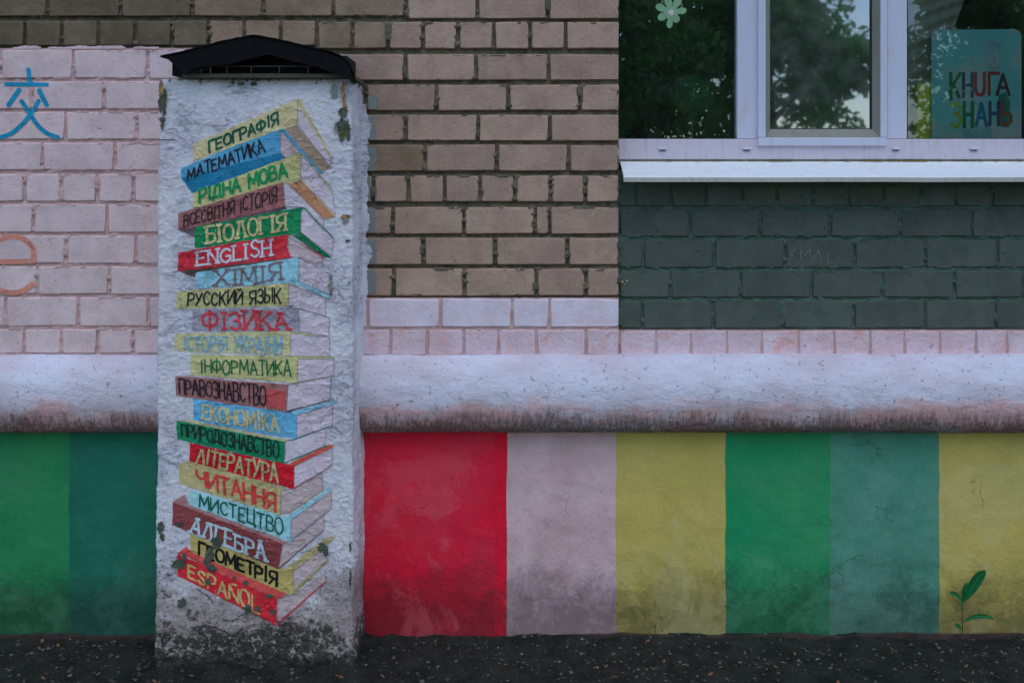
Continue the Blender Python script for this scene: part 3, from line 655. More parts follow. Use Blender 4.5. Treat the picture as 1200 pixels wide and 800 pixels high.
# debris caught behind the sill
mb = MB()
for i in range(120):
    px = random.choice([random.gauss(912, 12), random.gauss(1025, 14), random.gauss(1068, 8), random.uniform(735, 1200), random.uniform(730, 1200)])
    x, y, z = P(px, 188.8, FY - .004); s = random.uniform(.001, .0035)
    mb.box(x - s * 1.5, x + s * 1.5, y - s, y + s, z - .002, z - .002 + s * 1.6, random.randint(0, 1))
mb.build('litter', [simple('moss_litter', alb(72, 74, 40), .95), simple('leaf_litter', alb(96, 76, 50), .95)], None, kind='stuff', label='moss and leaf litter caught along the back of the window sill')
# room behind
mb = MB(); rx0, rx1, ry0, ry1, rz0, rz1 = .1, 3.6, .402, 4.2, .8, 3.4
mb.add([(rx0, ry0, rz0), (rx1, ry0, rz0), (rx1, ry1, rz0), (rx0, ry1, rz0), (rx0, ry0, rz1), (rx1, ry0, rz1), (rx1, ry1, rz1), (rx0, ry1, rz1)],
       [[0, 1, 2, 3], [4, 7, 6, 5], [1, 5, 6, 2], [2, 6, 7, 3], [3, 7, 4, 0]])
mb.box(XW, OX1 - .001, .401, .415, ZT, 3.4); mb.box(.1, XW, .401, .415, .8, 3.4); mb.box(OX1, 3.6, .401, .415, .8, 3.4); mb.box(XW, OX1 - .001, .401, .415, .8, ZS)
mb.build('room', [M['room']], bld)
ZB = 1.765
mb = MB(); mb.box(XW + .002, OX1 - .002, FY + .071, .44, ZS + .013, ZB, 0, .004); mb.build('inner_sill', [simple('inner_sill_white', (.5, .5, .5, 1), .5)], bld)

# ------------------------------------------------------------------ ventilation shaft with the mural
DF = .24                                        # front face stands 24 cm proud
def SP(px, py): return P(px, py, -DF)
shaft = empty('ventilation_shaft', (-.88, -DF / 2, 0), 'whitewashed masonry vent shaft painted with a tall stack of books, under a black metal hood', 'vent shaft')
ZTOP = SP(0, 93)[2]
def sx(z):
    t = np.clip((z) / 2.0, 0, 1); return SP(182, 0)[0] * (1 - t) + SP(187, 0)[0] * t, SP(414.5, 0)[0] * (1 - t) + SP(411.5, 0)[0] * t
def relief(x, z):
    low = np.clip((.42 - z) / .4, 0, 1)
    r = (fbm(x, z, 14, 1, 3) - .5) * .006 + (1 - np.abs(fbm(x, z, 30, 5, 2) - .5) * 2) ** 6 * .0030
    r = r + low * (fbm(x, z, 22, 12, 3) - .5) * .016
    r = r - .010 * np.clip((z - 1.985) / .03, 0, 1) * fbm(x, z, 40, 15)
    return r                                    # outward, metres
def sur(px, py, off):
    x, _, z = SP(px, py); return (x, -DF - float(relief(x, z)) - off, z)
nzs = 520; zs = np.linspace(-.06, ZTOP, nzs); cols = []
rad = .008; V = []
nfr = 170; nsd = 60
rows_ = []
for z in zs:
    xl, xr = sx(z)
    jl = (float(fbm(z, 0, 5, 21)) - .5) * .010 + (float(fbm(z, 3, 60, 22)) - .5) * .0035; jr = (float(fbm(z, 7, 5, 23)) - .5) * .010 + (float(fbm(z, 9, 60, 24)) - .5) * .004
    lowj = max(0, (.4 - z) / .4); jl *= 1 + lowj; jr *= 1 + lowj * 2
    xl += jl; xr += jr
    path = []; nrm = []
    for k in range(nsd): t = k / (nsd - 1); path.append((xl, .012 + t * (-DF + rad - .012))); nrm.append((-1, 0))
    for k in range(1, 4): a = k / 4 * math.pi / 2; path.append((xl + rad - rad * math.cos(a), -DF + rad - rad * math.sin(a))); nrm.append((-math.cos(a), -math.sin(a)))
    for k in range(nfr): t = k / (nfr - 1); path.append((xl + rad + t * (xr - xl - 2 * rad), -DF)); nrm.append((0, -1))
    for k in range(1, 4): a = k / 4 * math.pi / 2; path.append((xr - rad + rad * math.sin(a), -DF + rad - rad * math.cos(a))); nrm.append((math.sin(a), -math.cos(a)))
    for k in range(nsd): t = 1 - k / (nsd - 1); path.append((xr, .012 + t * (-DF + rad - .012))); nrm.append((1, 0))
    rows_.append((path, nrm))
PA = np.array([r[0] for r in rows_]); NA = np.array([r[1] for r in rows_]); ZA = np.repeat(zs[:, None], PA.shape[1], 1)
HR = relief(PA[:, :, 0], ZA)
side = np.abs(NA[:, :, 0]) > .99
HS = (fbm(PA[:, :, 1] * 1.0, ZA * .12, 55, 31, 2) - .5) * .010 + (fbm(PA[:, :, 1], ZA, 18, 33, 2) - .5) * .004    # trowel ridges down the sides
H = np.where(side, HS, HR)
VX = PA[:, :, 0] + NA[:, :, 0] * H; VY = PA[:, :, 1] + NA[:, :, 1] * H
nu = PA.shape[1]; V = np.stack([VX.ravel(), VY.ravel(), ZA.ravel()], 1).tolist(); F = gridfaces(nu, nzs)
F.append([(nzs - 1) * nu + i for i in range(nu)])
mesh('rendered_masonry', V, F, M['plaster'], shaft, smooth=True)

def U(y0, pts): return [(195 + u / 6, y0 + v / 6) for u, v in pts]
YEL = (150, 150, 126); YG = (144, 150, 116); BLU = (58, 124, 174); LBL_ = (106, 158, 206); MAR = (116, 78, 86); GRN = (0, 108, 74); RED = (166, 36, 54); PAG = (150, 150, 178); PAG2 = (140, 134, 152)
INK = (22, 24, 34); DG = (4, 68, 58)
A_, B_, C_, D_, E_, F_, G_, H_ = 110, 200, 280, 360, 430, 500, 560, 630
L_ = lambda a, b, w: [(a[0], a[1] - w / 2), (b[0], b[1] - w / 2), (b[0], b[1] + w / 2), (a[0], a[1] + w / 2)]
BOOKS = [
 ('ГЕОГРАФІЯ', A_, [(PAG, [(925, 45), (1080, 300), (1160, 450), (1158, 518), (920, 215)]), ((118, 108, 104), [(912, 218), (1160, 520), (1090, 550), (835, 250)]), (YEL, [(190, 355), (925, 35), (932, 212), (850, 245), (800, 250), (190, 475)]), (YEL, [(925, 35), (945, 42), (1168, 445), (1152, 448), (930, 88)])],
   DG, [(300, 338), (305, 412), (788, 210), (782, 130)], 2.5, 0),
 ('МАТЕМАТИКА', A_, [(PAG2, [(803, 255), (938, 410), (840, 452), (800, 415)]), (BLU, [(105, 525), (770, 248), (803, 250), (806, 416), (105, 592)]), ((14, 92, 138), [(105, 592), (806, 416), (838, 452), (185, 698)]), ((40, 120, 170), [(800, 250), (825, 250), (1100, 556), (1085, 560)])],
   INK, [(155, 528), (152, 602), (697, 410), (675, 320)], 1.9, 0),
 ('РІДНА МОВА', B_, [(PAG, [(945, -125), (1165, 130), (1190, 312), (945, 70)]), (YG, [(190, 132), (940, -128), (945, 70), (865, 95), (190, 265)]), ((134, 100, 82), [(945, 70), (1190, 325), (1110, 340), (865, 95)]), ((138, 140, 108), [(943, -128), (960, -118), (1168, 132), (1155, 138)]), (YEL, [(945, 70), (960, 66), (1195, 318), (1188, 328)])],
   (0, 112, 72), [(235, 143), (235, 225), (850, 40), (838, -55)], 3.0, 0),
 ('ВСЕСВІТНЯ ІСТОРІЯ', B_, [(PAG, [(823, 82), (865, 98), (1105, 338), (1105, 420), (965, 256), (835, 250)]), ((72, 66, 78), [(85, 418), (835, 250), (850, 266), (195, 462)]), (MAR, [(85, 300), (820, 80), (835, 252), (85, 422)])],
   INK, [(125, 312), (125, 395), (775, 225), (777, 120)], 1.5, 0),
 ('БІОЛОГІЯ', B_, [(PAG, [(950, 290), (965, 262), (1175, 470), (1165, 600), (945, 430)]), (GRN, [(200, 395), (965, 253), (950, 295), (945, 432), (890, 452), (200, 545)]), ((0, 84, 62), [(890, 455), (945, 430), (1165, 612), (1105, 606)]), (GRN, [(955, 253), (975, 258), (1178, 470), (1165, 472)])],
   (152, 152, 120), [(285, 400), (290, 508), (840, 415), (838, 300)], 3.0, 1),
 ('ENGLISH', C_, [(PAG2, [(868, -12), (1100, 130), (1100, 200), (935, 128), (880, 128), (850, 60)]), ((64, 58, 62), [(82, 224), (880, 128), (870, 140), (215, 240), (208, 270)]), (RED, [(85, 95), (500, 22), (862, -32), (850, 50), (882, 130), (80, 228)]), (RED, [(862, -32), (875, -22), (1115, 128), (1100, 132)])],
   (150, 160, 190), [(218, 92), (218, 186), (742, 112), (738, 2)], 2.6, 1),
 ('ХІМІЯ', C_, [(PAG, [(935, 130), (1165, 255), (1165, 400), (935, 302)]), ((92, 88, 100), [(1142, 262), (1166, 256), (1166, 408), (1150, 405)]), (LBL_, [(208, 235), (935, 128), (935, 300), (208, 350)]), (LBL_, [(850, 305), (935, 295), (1140, 388), (1166, 412), (1120, 412), (935, 318)])],
   (92, 84, 100), [(350, 228), (348, 330), (808, 290), (800, 178)], 2.4, 1),
 ('РУССКИЙ ЯЗЫК', C_, [(PAG, [(862, 318), (1120, 412), (1120, 540), (862, 472)]), (YG, [(75, 370), (862, 312), (862, 470), (75, 490)])],
   INK, [(158, 382), (152, 468), (805, 445), (805, 345)], 1.9, 0),
 ('ФІЗИКА', D_, [(PAG, [(935, 5), (1150, 72), (1142, 200), (935, 168)]), ((118, 122, 150), [(185, 15), (935, 3), (935, 168), (185, 168)]), ((110, 108, 124), [(935, 3), (1150, 72), (1150, 77), (935, 9)])],
   (170, 48, 60), [(260, 38), (262, 158), (860, 153), (842, 38)], 2.9, 1),
 ('ІСТОРІЯ УКРАЇНИ', D_, [(PAG, [(875, 175), (1148, 208), (1150, 345), (875, 342)]), ((146, 150, 124), [(60, 185), (875, 165), (1110, 202), (1108, 210), (875, 184), (875, 336), (60, 306)])],
   (84, 136, 180), [(120, 208), (122, 296), (812, 325), (815, 205)], 1.8, 0),
 ('ІНФОРМАТИКА', D_, [(PAG, [(925, 362), (1178, 360), (1178, 482), (922, 525)]), (YG, [(175, 330), (875, 342), (1180, 344), (1180, 358), (930, 366), (922, 532), (175, 476)]), ((130, 136, 90), [(922, 524), (1180, 478), (1180, 484), (922, 532)])],
   (0, 86, 58), [(240, 368), (242, 455), (880, 485), (875, 375)], 1.7, 0),
 ('ПРАВОЗНАВСТВО', E_, [(PAG, [(858, 125), (1160, 62), (1150, 232), (846, 306)]), ((118, 82, 92), [(65, 60), (855, 122), (848, 316), (70, 200)]), ((140, 62, 70), [(700, 150), (840, 170), (838, 300), (705, 270)]), ((60, 52, 66), [(846, 308), (1150, 226), (1152, 234), (846, 318)])],
   INK, [(92, 86), (96, 182), (702, 268), (698, 124)], 1.8, 0),
 ('ЕКОНОМІКА', E_, [(PAG, [(918, 335), (1172, 262), (1168, 406), (918, 492)]), ((74, 138, 190), [(190, 220), (860, 318), (918, 330), (918, 496), (800, 490), (190, 376)]), ((96, 150, 196), [(860, 318), (1188, 232), (1192, 252), (918, 334)]), ((30, 110, 130), [(850, 512), (915, 494), (1165, 404), (1168, 412), (900, 512)])],
   (146, 146, 118), [(258, 258), (258, 355), (795, 462), (785, 338)], 2.6, 0),
 ('ПРИРОДОЗНАВСТВО', F_, [(PAG, [(835, 102), (1125, 8), (1122, 126), (830, 250)]), ((140, 144, 122), [(75, -48), (190, -46), (865, 92), (842, 104)]), ((0, 104, 78), [(75, -44), (840, 102), (832, 256), (75, 86)]), ((20, 96, 76), [(830, 248), (1140, 124), (1142, 130), (830, 258)])],
   (12, 26, 30), [(108, -24), (112, 58), (790, 216), (792, 106)], 1.8, 0),
 ('ЛІТЕРАТУРА', F_, [(PAG, [(900, 275), (1168, 142), (1168, 265), (900, 428)]), ((164, 12, 34), [(165, 110), (850, 262), (902, 270), (896, 436), (165, 242)]), ((190, 66, 62), [(850, 264), (1150, 120), (1186, 130), (902, 276)]), ((162, 18, 36), [(896, 424), (1170, 260), (1170, 267), (896, 438)])],
   (134, 140, 112), [(232, 148), (215, 242), (786, 392), (782, 266)], 2.7, 0),
 ('ЧИТАННЯ', F_, [(PAG2, [(808, 445), (900, 430), (1095, 320), (1104, 438), (862, 600), (805, 612)]), ((140, 138, 108), [(95, 258), (165, 238), (842, 424), (806, 452), (804, 622), (90, 396)]), ((140, 138, 96), [(862, 596), (1104, 434), (1106, 442), (866, 606)])],
   (162, 48, 52), [(215, 300), (225, 400), (768, 585), (766, 462)], 3.0, 0),
 ('МИСТЕЦТВО', G_, [(PAG2, [(878, 290), (1162, 92), (1160, 210), (876, 432)]), ((112, 164, 196), [(165, 80), (850, 270), (876, 280), (874, 446), (162, 188)]), ((104, 158, 196), [(848, 270), (1150, 66), (1166, 72), (880, 292)]), ((76, 122, 156), [(874, 438), (1160, 206), (1162, 212), (876, 448)])],
   (0, 72, 60), [(232, 112), (232, 196), (820, 400), (822, 282)], 1.9, 0),
 ('АЛГЕБРА', G_, [(PAG2, [(820, 460), (876, 446), (1112, 252), (1112, 360), (792, 626)]), ((124, 98, 108), [(45, 165), (130, 110), (160, 186), (862, 446), (820, 462)]), ((98, 46, 54), [(45, 166), (820, 460), (790, 636), (45, 326)]), ((84, 48, 58), [(792, 624), (1112, 356), (1112, 364), (792, 636)])],
   (128, 156, 182), [(195, 275), (172, 372), (700, 580), (690, 458)], 3.0, 1),
 ('ГЕОМЕТРІЯ', H_, [(PAG2, [(890, 232), (1110, 70), (1135, 158), (940, 340), (900, 388)]), ((128, 128, 102), [(786, 214), (840, 208), (1115, 0), (1196, -26), (1140, 44), (892, 240)]), ((136, 132, 88), [(170, -32), (786, 214), (882, 206), (902, 396), (850, 392), (210, 112), (172, 92)]), ((132, 128, 82), [(890, 396), (930, 330), (1140, 146), (1142, 160), (940, 352)])],
   (8, 10, 16), [(232, 22), (232, 108), (776, 332), (778, 236)], 2.9, 0),
 ('ESPAÑOL', H_, [(PAG2, [(778, 430), (900, 396), (1115, 250), (1122, 300), (778, 596)]), ((178, 62, 66), [(80, 102), (140, 60), (172, 92), (852, 390), (778, 432)]), ((158, 26, 42), [(80, 106), (776, 430), (776, 612), (80, 262)]), ((176, 30, 42), [(776, 596), (1126, 294), (1130, 302), (776, 616)])],
   (142, 130, 92), [(158, 188), (160, 275), (652, 528), (652, 412)], 2.5, 0),
]
for bi, (word, y0, polys, ink, quad, sw, ser) in enumerate(BOOKS):
    mb = MB(); cols_ = []; ms = []
    for pi, (c, pl_) in enumerate(polys):
        if c not in cols_: cols_.append(c); ms.append(PC(*c, .60 if c in (PAG, PAG2) else .62, .5))
        if c in (PAG, PAG2):
            oc = (98, 100, 124); cols_.append(oc) if oc not in cols_ else None
            if len(ms) < len(cols_): ms.append(PC(*oc, .60, .5))
            q = U(y0, pl_); ribbons(mb, [[q[a_], q[(a_ + 1) % len(q)]] for a_ in range(len(q))], .55, sur, .0022, m=cols_.index(oc))
        sheet(mb, U(y0, pl_), .0006 + .00035 * pi + .0001 * (bi % 3), m=cols_.index(c))
    bo = mb.build('painted_book', ms, shaft, label='painted book lettered ' + word)
    mb = MB(); q = U(y0, quad)
    # inset a little so the strokes' caps stay inside
    ribbons(mb, layout(word, q, bool(ser), gap=.30 if ser else .26), sw, sur, .0030)
    if word == 'РУССКИЙ ЯЗЫК' or True: pass
    mb.build('lettering', [PC(*ink, .64, .3)], bo)
# broken patches where paint and render have come away
def blob(cx, cy, rx, ry, n=14, rough=.35):
    return [(cx + rx * math.cos(2 * math.pi * i / n) * (1 + random.uniform(-rough, rough)), cy + ry * math.sin(2 * math.pi * i / n) * (1 + random.uniform(-rough, rough))) for i in range(n)]
PMAT = [M['flake'], M['ochre'], M['moss'], simple('grey_render', alb(96, 106, 112), .9, 80, .003)]
for k, (cx, cy, rx, ry, m) in enumerate([(189, 617, 4, 7, 0), (191, 628, 3, 4, 0), (254, 636, 6, 8, 0), (246, 648, 5, 7, 0), (243, 656, 3.5, 6, 0), (249, 665, 5, 4.5, 0), (211, 660, 8, 5.5, 0), (206, 662, 6, 2.5, 0), (216, 652, 3, 4, 0), (198, 672, 2.5, 2, 0),
        (214, 705, 6, 5.5, 0), (228, 724, 2.5, 2.5, 0), (378, 641, 6, 5, 0), (382, 646, 3, 5, 0), (410.5, 680, 1.4, 13, 0), (411, 640, 1.2, 6, 0), (291, 712, 4, 6, 0), (303, 712, 4, 3, 0), (316, 697, 5, 2.4, 0), (288, 682, 3, 3, 0), (244, 680, 4, 3.5, 0), (320, 716, 3, 3.4, 0), (326, 728, 2.5, 2.5, 0), (211, 613, 5, 2.5, 0),
        (392, 107, 4.2, 9, 3), (403, 132, 5, 7, 0), (400, 148, 5, 8, 0), (408, 155, 3, 12, 0), (395, 150, 3, 7, 3), (402.5, 108, 2.4, 14, 1), (404.5, 126, 2.5, 9, 1), (405, 150, 4, 9, 2), (401, 160, 3.5, 6, 2), (189, 104, 2.2, 9, 1), (190, 120, 3.2, 11, 0), (194, 112, 2.5, 9, 2), (193, 128, 2.5, 9, 0), (191, 141, 3.2, 4, 0), (190.5, 148, 2, 5, 2),
        (406, 254, 5.5, 3, 1), (405, 258, 4, 4, 3), (408, 282, 3, 1.5, 0), (387, 335, 1.8, 9, 3), (410, 331, 1.8, 1.4, 0), (272, 97, 3, 1.5, 2), (283, 98, 4, 1.6, 2), (297, 98.5, 3.5, 2.2, 0), (275, 676, 2, 2, 0)]):
    mb = MB(); sheet(mb, blob(cx, cy, rx, ry, 22, .28), .0042 + .00012 * (k % 9), amp=.9); mb.build('bare_patch', [PMAT[m]], shaft)
# cracks wandering through the lower render
mb = MB()
for pts in ([(224, 733), (232, 738), (240, 733), (256, 734), (270, 742)], [(262, 725), (272, 727), (284, 720), (292, 716)], [(230, 689), (238, 694), (246, 700), (252, 709)], [(330, 742), (345, 752), (360, 748), (378, 756)], [(190, 690), (198, 700), (204, 696)], [(186, 163.5), (196, 164), (208, 165)]):
    ribbons(mb, [rough_poly(pts, .8, 3)[:-max(1, int((Vector(pts[0]) - Vector(pts[-1])).length / 3))]], .9, sur, .0022)
mb.build('crack', [M['dark']], shaft, kind='stuff')
# whitewash slopped from the shaft onto the brickwork beside it, over old blue-grey paint
def edgepoly(x0, fn, y0, y1, st):
    ys = list(np.arange(y0, y1, st)); return [(x0, y0)] + [(fn(y), y) for y in ys] + [(x0, y1)]
mb = MB()
def ws2(px, py, off):
    x, _, z = P(px, py, 0); return (x, wall_y(x, z) - off, z)
sheet(mb, edgepoly(420, lambda y: 438.5 + 3.5 * float(vnoise(y, 0, .11, 5)), 112, 346, 3), .0006, surf=ws2, amp=.3)
mb.f = [f for f in mb.f if sum(mb.v[i][1] for i in f) / len(f) < -.0012]; mb.m = [0] * len(mb.f)
mb.build('painted_edge', [M['bluegrey']], shaft)
mb = MB()
sheet(mb, edgepoly(420, lambda y: 426.5 + 9 * float(vnoise(y, 2, .055, 8)) * min(1, (y - 118) / 40 + .3) + 2.5 * float(vnoise(y, 5, .4, 9)), 122, 352, 2), .0022, surf=ws2, amp=.4)
sheet(mb, edgepoly(420, lambda y: 425.2 + 1.6 * float(vnoise(y, 2, .3, 12)), 352, 500, 2), .0026, surf=lambda px, py, o: (P(px, py)[0], (-.0 if py < 417 else -.0) - o, P(px, py)[2]), amp=.3)
mb.build('whitewash_smear', [M['plaster']], shaft)
# ---- hood
hood = empty('hood', (-.87, -.15, ZTOP), parent=shaft); HY = -.29
def HP(px, py, y=HY):
    s = (D + y) / D / K; return ((px - 600) * s, EYE + (HPX - py) * s)
def hp(pts): return [HP(a, b) for a, b in pts][::-1]
top = [(188, 65.5), (212, 60.5), (240, 53), (270, 46), (298, 40.5), (330, 47), (364, 54.5), (390, 61), (404, 67), (411, 76), (415, 86), (417, 94)]
_t = []
for i in range(len(top) - 1):
    for k in range(4): _t.append((top[i][0] + (top[i + 1][0] - top[i][0]) * k / 4 + random.uniform(-.3, .3), top[i][1] + (top[i + 1][1] - top[i][1]) * k / 4 + random.uniform(-.55, .45)))
top = _t + [top[-1]]
def roof_sheet():
    v = []; f = []; n = len(top)
    for y, dz in ((HY - .004, 0), (-.004, .006)):
        for off in (0, -.0045):
            for (a, b) in top: x, z = HP(a, b); v.append((x - (max(0, a - 330) / 87 * .052 if y > -.1 else 0), y, z + off + dz))
    # rings: 0 front top,1 front bottom,2 back top,3 back bottom
    for i in range(n - 1):
        f += [[i, i + 1, 2 * n + i + 1, 2 * n + i], [n + i, 3 * n + i, 3 * n + i + 1, n + i + 1], [i, n + i, n + i + 1, i + 1], [2 * n + i, 2 * n + i + 1, 3 * n + i + 1, 3 * n + i]]
    f += [[0, 2 * n, 3 * n, n], [n - 1, 2 * n - 1, 4 * n - 1, 3 * n - 1]]
    return v, f
v, f = roof_sheet(); mesh('roof_sheet', v, f, M['black_metal'], hood)
mb = MB()      # torn front flap: gable fascia with a low opening
mb.prism(hp([(188.6, 66.5), (240, 54.5), (298, 42), (298, 67.5), (266, 75.8), (247, 77), (230, 80), (216, 87), (204, 76), (197, 70)]), HY, HY + .004)
mb.prism(hp([(298.2, 42), (364, 56), (403, 68.5), (410, 78), (414, 92), (400, 90), (376, 79.5), (350, 73.6), (315, 63.6), (298.2, 67.5)]), HY + .0005, HY + .0045)
mb.build('fascia', [M['black_metal']], hood)
mb = MB(); x0, z1 = HP(213, 86.4, -.27); x1, _ = HP(413, 90, -.27)
mb.box(x0, x1, -.268, -.01, ZTOP + .001, ZTOP + .016, 0, .002)
mb.build('base_board', [M['board']], hood)
mb = MB(); zb_ = ZTOP + .016
def HX(px, y=-.275): return HP(px, 0, y)[0]
def HZ(py, y=-.275): return HP(0, py, y)[1]
for a, b, c, e in ((232, 78, 366, 78), (265.5, 76, 315, 63.5), (315, 63.5, 350, 73.6), (374, 79, 412, 93), (221, 87, 247, 79.5)):
    mb.tube([(HX(a), -.275, HZ(b)), (HX(c), -.275, HZ(e))], .0016, 5)
for px in (236, 247, 266, 294.5, 327.5, 361): mb.tube([(HX(px), -.277, zb_), (HX(px), -.277, HZ(77.5))], .0016 if px != 247 else .0025, 5)
mb.build('grille', [M['dark_bar']], hood)
mb = MB(); x0 = HP(190, 0, -.24)[0] + .02; x1 = HP(411, 0, -.24)[0] - .02
mb.box(x0, x1, -.20, -.012, ZTOP + .0165, ZTOP + .085); mb.build('hood_shade_block', [M['dark']], hood)  # near-black block standing in for the shade inside the hood

mb = MB()
for (a, b, rr_) in ((729.5, 330.5, .0042), (734.5, 329.3, .0036), (732, 333, .002)):
    c_ = P(a, b, PANEL - .003); mb.tube([(c_[0] - rr_, c_[1], c_[2]), (c_[0] - rr_ * .5, c_[1], c_[2] + rr_ * .2), (c_[0] + rr_ * .5, c_[1], c_[2] + rr_ * .1), (c_[0] + rr_, c_[1], c_[2])], [rr_ * .3, rr_, rr_ * .9, rr_ * .3], 7)
mb.build('crumb', [simple('crumb_beige', alb(150, 132, 104), .8)], None, label='tiny beige cocoon stuck at the left edge of the grey brick panel', cat='crumb')  # little beige lumps, crumbs caught in the joint
# ------------------------------------------------------------------ ground
def axis(lo, hi, fine, g=1.35, far_=400):
    a = list(np.arange(lo, hi + 1e-6, fine)); s = fine
    while a[-1] < far_: s *= g; a.append(a[-1] + s)
    s = fine
    while a[0] > -far_: s *= g; a.insert(0, a[0] - s)
    return np.array(a)
gx = axis(-2.15, 2.15, .011)
ya = list(np.arange(-.95, .0101, .009)); s = .009
while ya[0] > -400: s *= 1.3; ya.insert(0, ya[0] - s)
ya = ya + [.05, .5, 5, 60, 400]; gy = np.array(ya)
X, Y = np.meshgrid(gx, gy)
near = np.clip((Y + 3) / 1.5, 0, 1) * np.clip((3.2 - np.abs(X)) / 1, 0, 1)
Z = (fbm(X, Y, 12, 3, 3) - .5) * .02 * near + (fbm(X, Y, 55, 6, 2) - .5) * .009 * near + (fbm(X, Y, 3, 13, 2) - .5) * .02 * near
lip = np.exp(-((Y + .0) / .045) ** 2) * near * (.002 + .017 * fbm(X, Y, 3.5, 17, 2)) * np.where(X > 0, 1.0, .55)
ls = np.exp(-((np.maximum(0, np.maximum(-DF - Y, 0))) / .035) ** 2) * ((X > -1.24) & (X < -.53)) * near * .012 * fbm(X, Y, 20, 18, 2)
Z = Z + lip + ls - .002
Z[Y > .02] = -.25
def ground_mat():
    t = NT('asphalt'); c = t.mix(t.ramp(t.noise(9, 8, .78), .38, .64), alb(68, 76, 77), alb(38, 46, 47))
    c = t.mix(t.ramp(t.noise(230, 2, .6), .60, .68), c, alb(50, 57, 58))
    c = t.mix(t.ramp(t.noise(120, 3, .6), .68, .73), c, alb(56, 52, 46))
    n = t.bump(t.noise(200, 4, .8), .009); n = t.bump(t.noise(50, 6, .75), .014, n)
    return t.done(c, .85, n, .35)
gr = mesh('ground', np.stack([X.ravel(), Y.ravel(), Z.ravel()], 1), gridfaces(len(gx), len(gy)), ground_mat(), smooth=True, org=(0, 0, 0), kind='structure', label='dark crumbly asphalt at the foot of the wall')
from bisect import bisect
def gz(x, y):
    i = min(max(bisect(gx, x) - 1, 0), len(gx) - 2); j = min(max(bisect(gy, y) - 1, 0), len(gy) - 2); return float(Z[j, i])
# reddish strip at the foot of the wall left of the shaft
BIT = simple('bitumen_strip', alb(42, 34, 36), .9, 60, .006, var=.4, vs=20)
for a, b, zt in ((-2.3, -1.25, .012), (.26, 3.0, .015)):
    xs_ = np.arange(a, b, .02); tp = zt + (fbm(xs_, xs_ * 0, 7, 52) - .5) * .022; mb = MB()
    mb.prism([(x, -.03) for x in xs_] + [(x, z) for x, z in zip(xs_[::-1], tp[::-1])], -.026, -.0135); mb.build('damp_course', [BIT], bld)
# grit and crumbs
def stones(name, n, rmin, rmax, mats, label, ys, flat=.6, power=3):
    mb = MB()
    for i in range(n):
        x = random.uniform(-2.0, 2.0); y = random.uniform(*ys)
        if -1.235 < x < -.53 and y > -.25: continue
        r_ = rmin + (rmax - rmin) * random.random() ** power; z = gz(x, y) + r_ * .2; k = random.randint(0, len(mats) - 1)
        vs = []
        for (a, b, c) in ((1, 0, 0), (-1, 0, 0), (0, 1, 0), (0, -1, 0), (0, 0, 1), (0, 0, -1), (.6, .6, .5), (-.6, -.5, .5)):
            q = random.uniform(.65, 1.25) * r_; vs.append((x + a * q, y + b * q, z + c * q * flat))
        mb.add(vs, [[0, 6, 4], [0, 2, 6], [2, 4, 6], [2, 1, 4], [1, 7, 4], [1, 3, 7], [3, 4, 7], [3, 0, 4], [2, 0, 5], [1, 2, 5], [3, 1, 5], [0, 3, 5]], k)
    return mb.build(name, mats, kind='stuff', label=label, org=(0, -.3, 0))
stones('gravel', 9000, .0015, .010, [simple('grit_dark', alb(40, 42, 44), .9), simple('grit_mid', alb(52, 56, 58), .9), simple('grit_brown', alb(50, 44, 40), .9), simple('grit_black', alb(24, 26, 28), .9), simple('grit_pale', alb(62, 66, 70), .9), simple('grit_green', alb(30, 36, 36), .9), simple('grit_soot', alb(18, 21, 22), .9), simple('grit_slate', alb(34, 40, 42), .9)], 'loose grit and crumbled asphalt along the foot of the wall', (-.75, -.01), .6, 4)
mb = MB(); lm = [simple('dead_leaf_orange', alb(76, 56, 46), .8), simple('dead_leaf_tan', alb(72, 66, 54), .8), simple('plaster_crumb', alb(84, 88, 94), .85), simple('dead_leaf_brown', alb(78, 58, 46), .8)]
for i in range(230):
    x = random.uniform(-1.9, 1.9); y = random.uniform(-.62, -.03)
    if -1.25 < x < -.52 and y > -.26: continue
    z = gz(x, y) + .004; a = random.uniform(0, 6.3); L = random.uniform(.003, .011); w_ = L * random.uniform(.3, .7); ca, sa = math.cos(a), math.sin(a); q = []
    for u, v_, h_ in ((-1, 0, 0), (-.3, .9, .25), (.4, .8, .5), (1, 0, .9), (.4, -.8, .4), (-.3, -.9, .3)):
        q.append((x + ca * u * L - sa * v_ * w_, y + sa * u * L + ca * v_ * w_, z + h_ * L * .7))
    mb.add(q, [[0, 1, 2], [0, 2, 3], [0, 3, 4], [0, 4, 5]], random.choice([0, 1, 2, 3, 3, 3, 3]))
mb.build('leaf_scraps', lm, kind='stuff', label='scraps of dead leaf and plaster scattered on the asphalt', org=(0, -.3, 0))

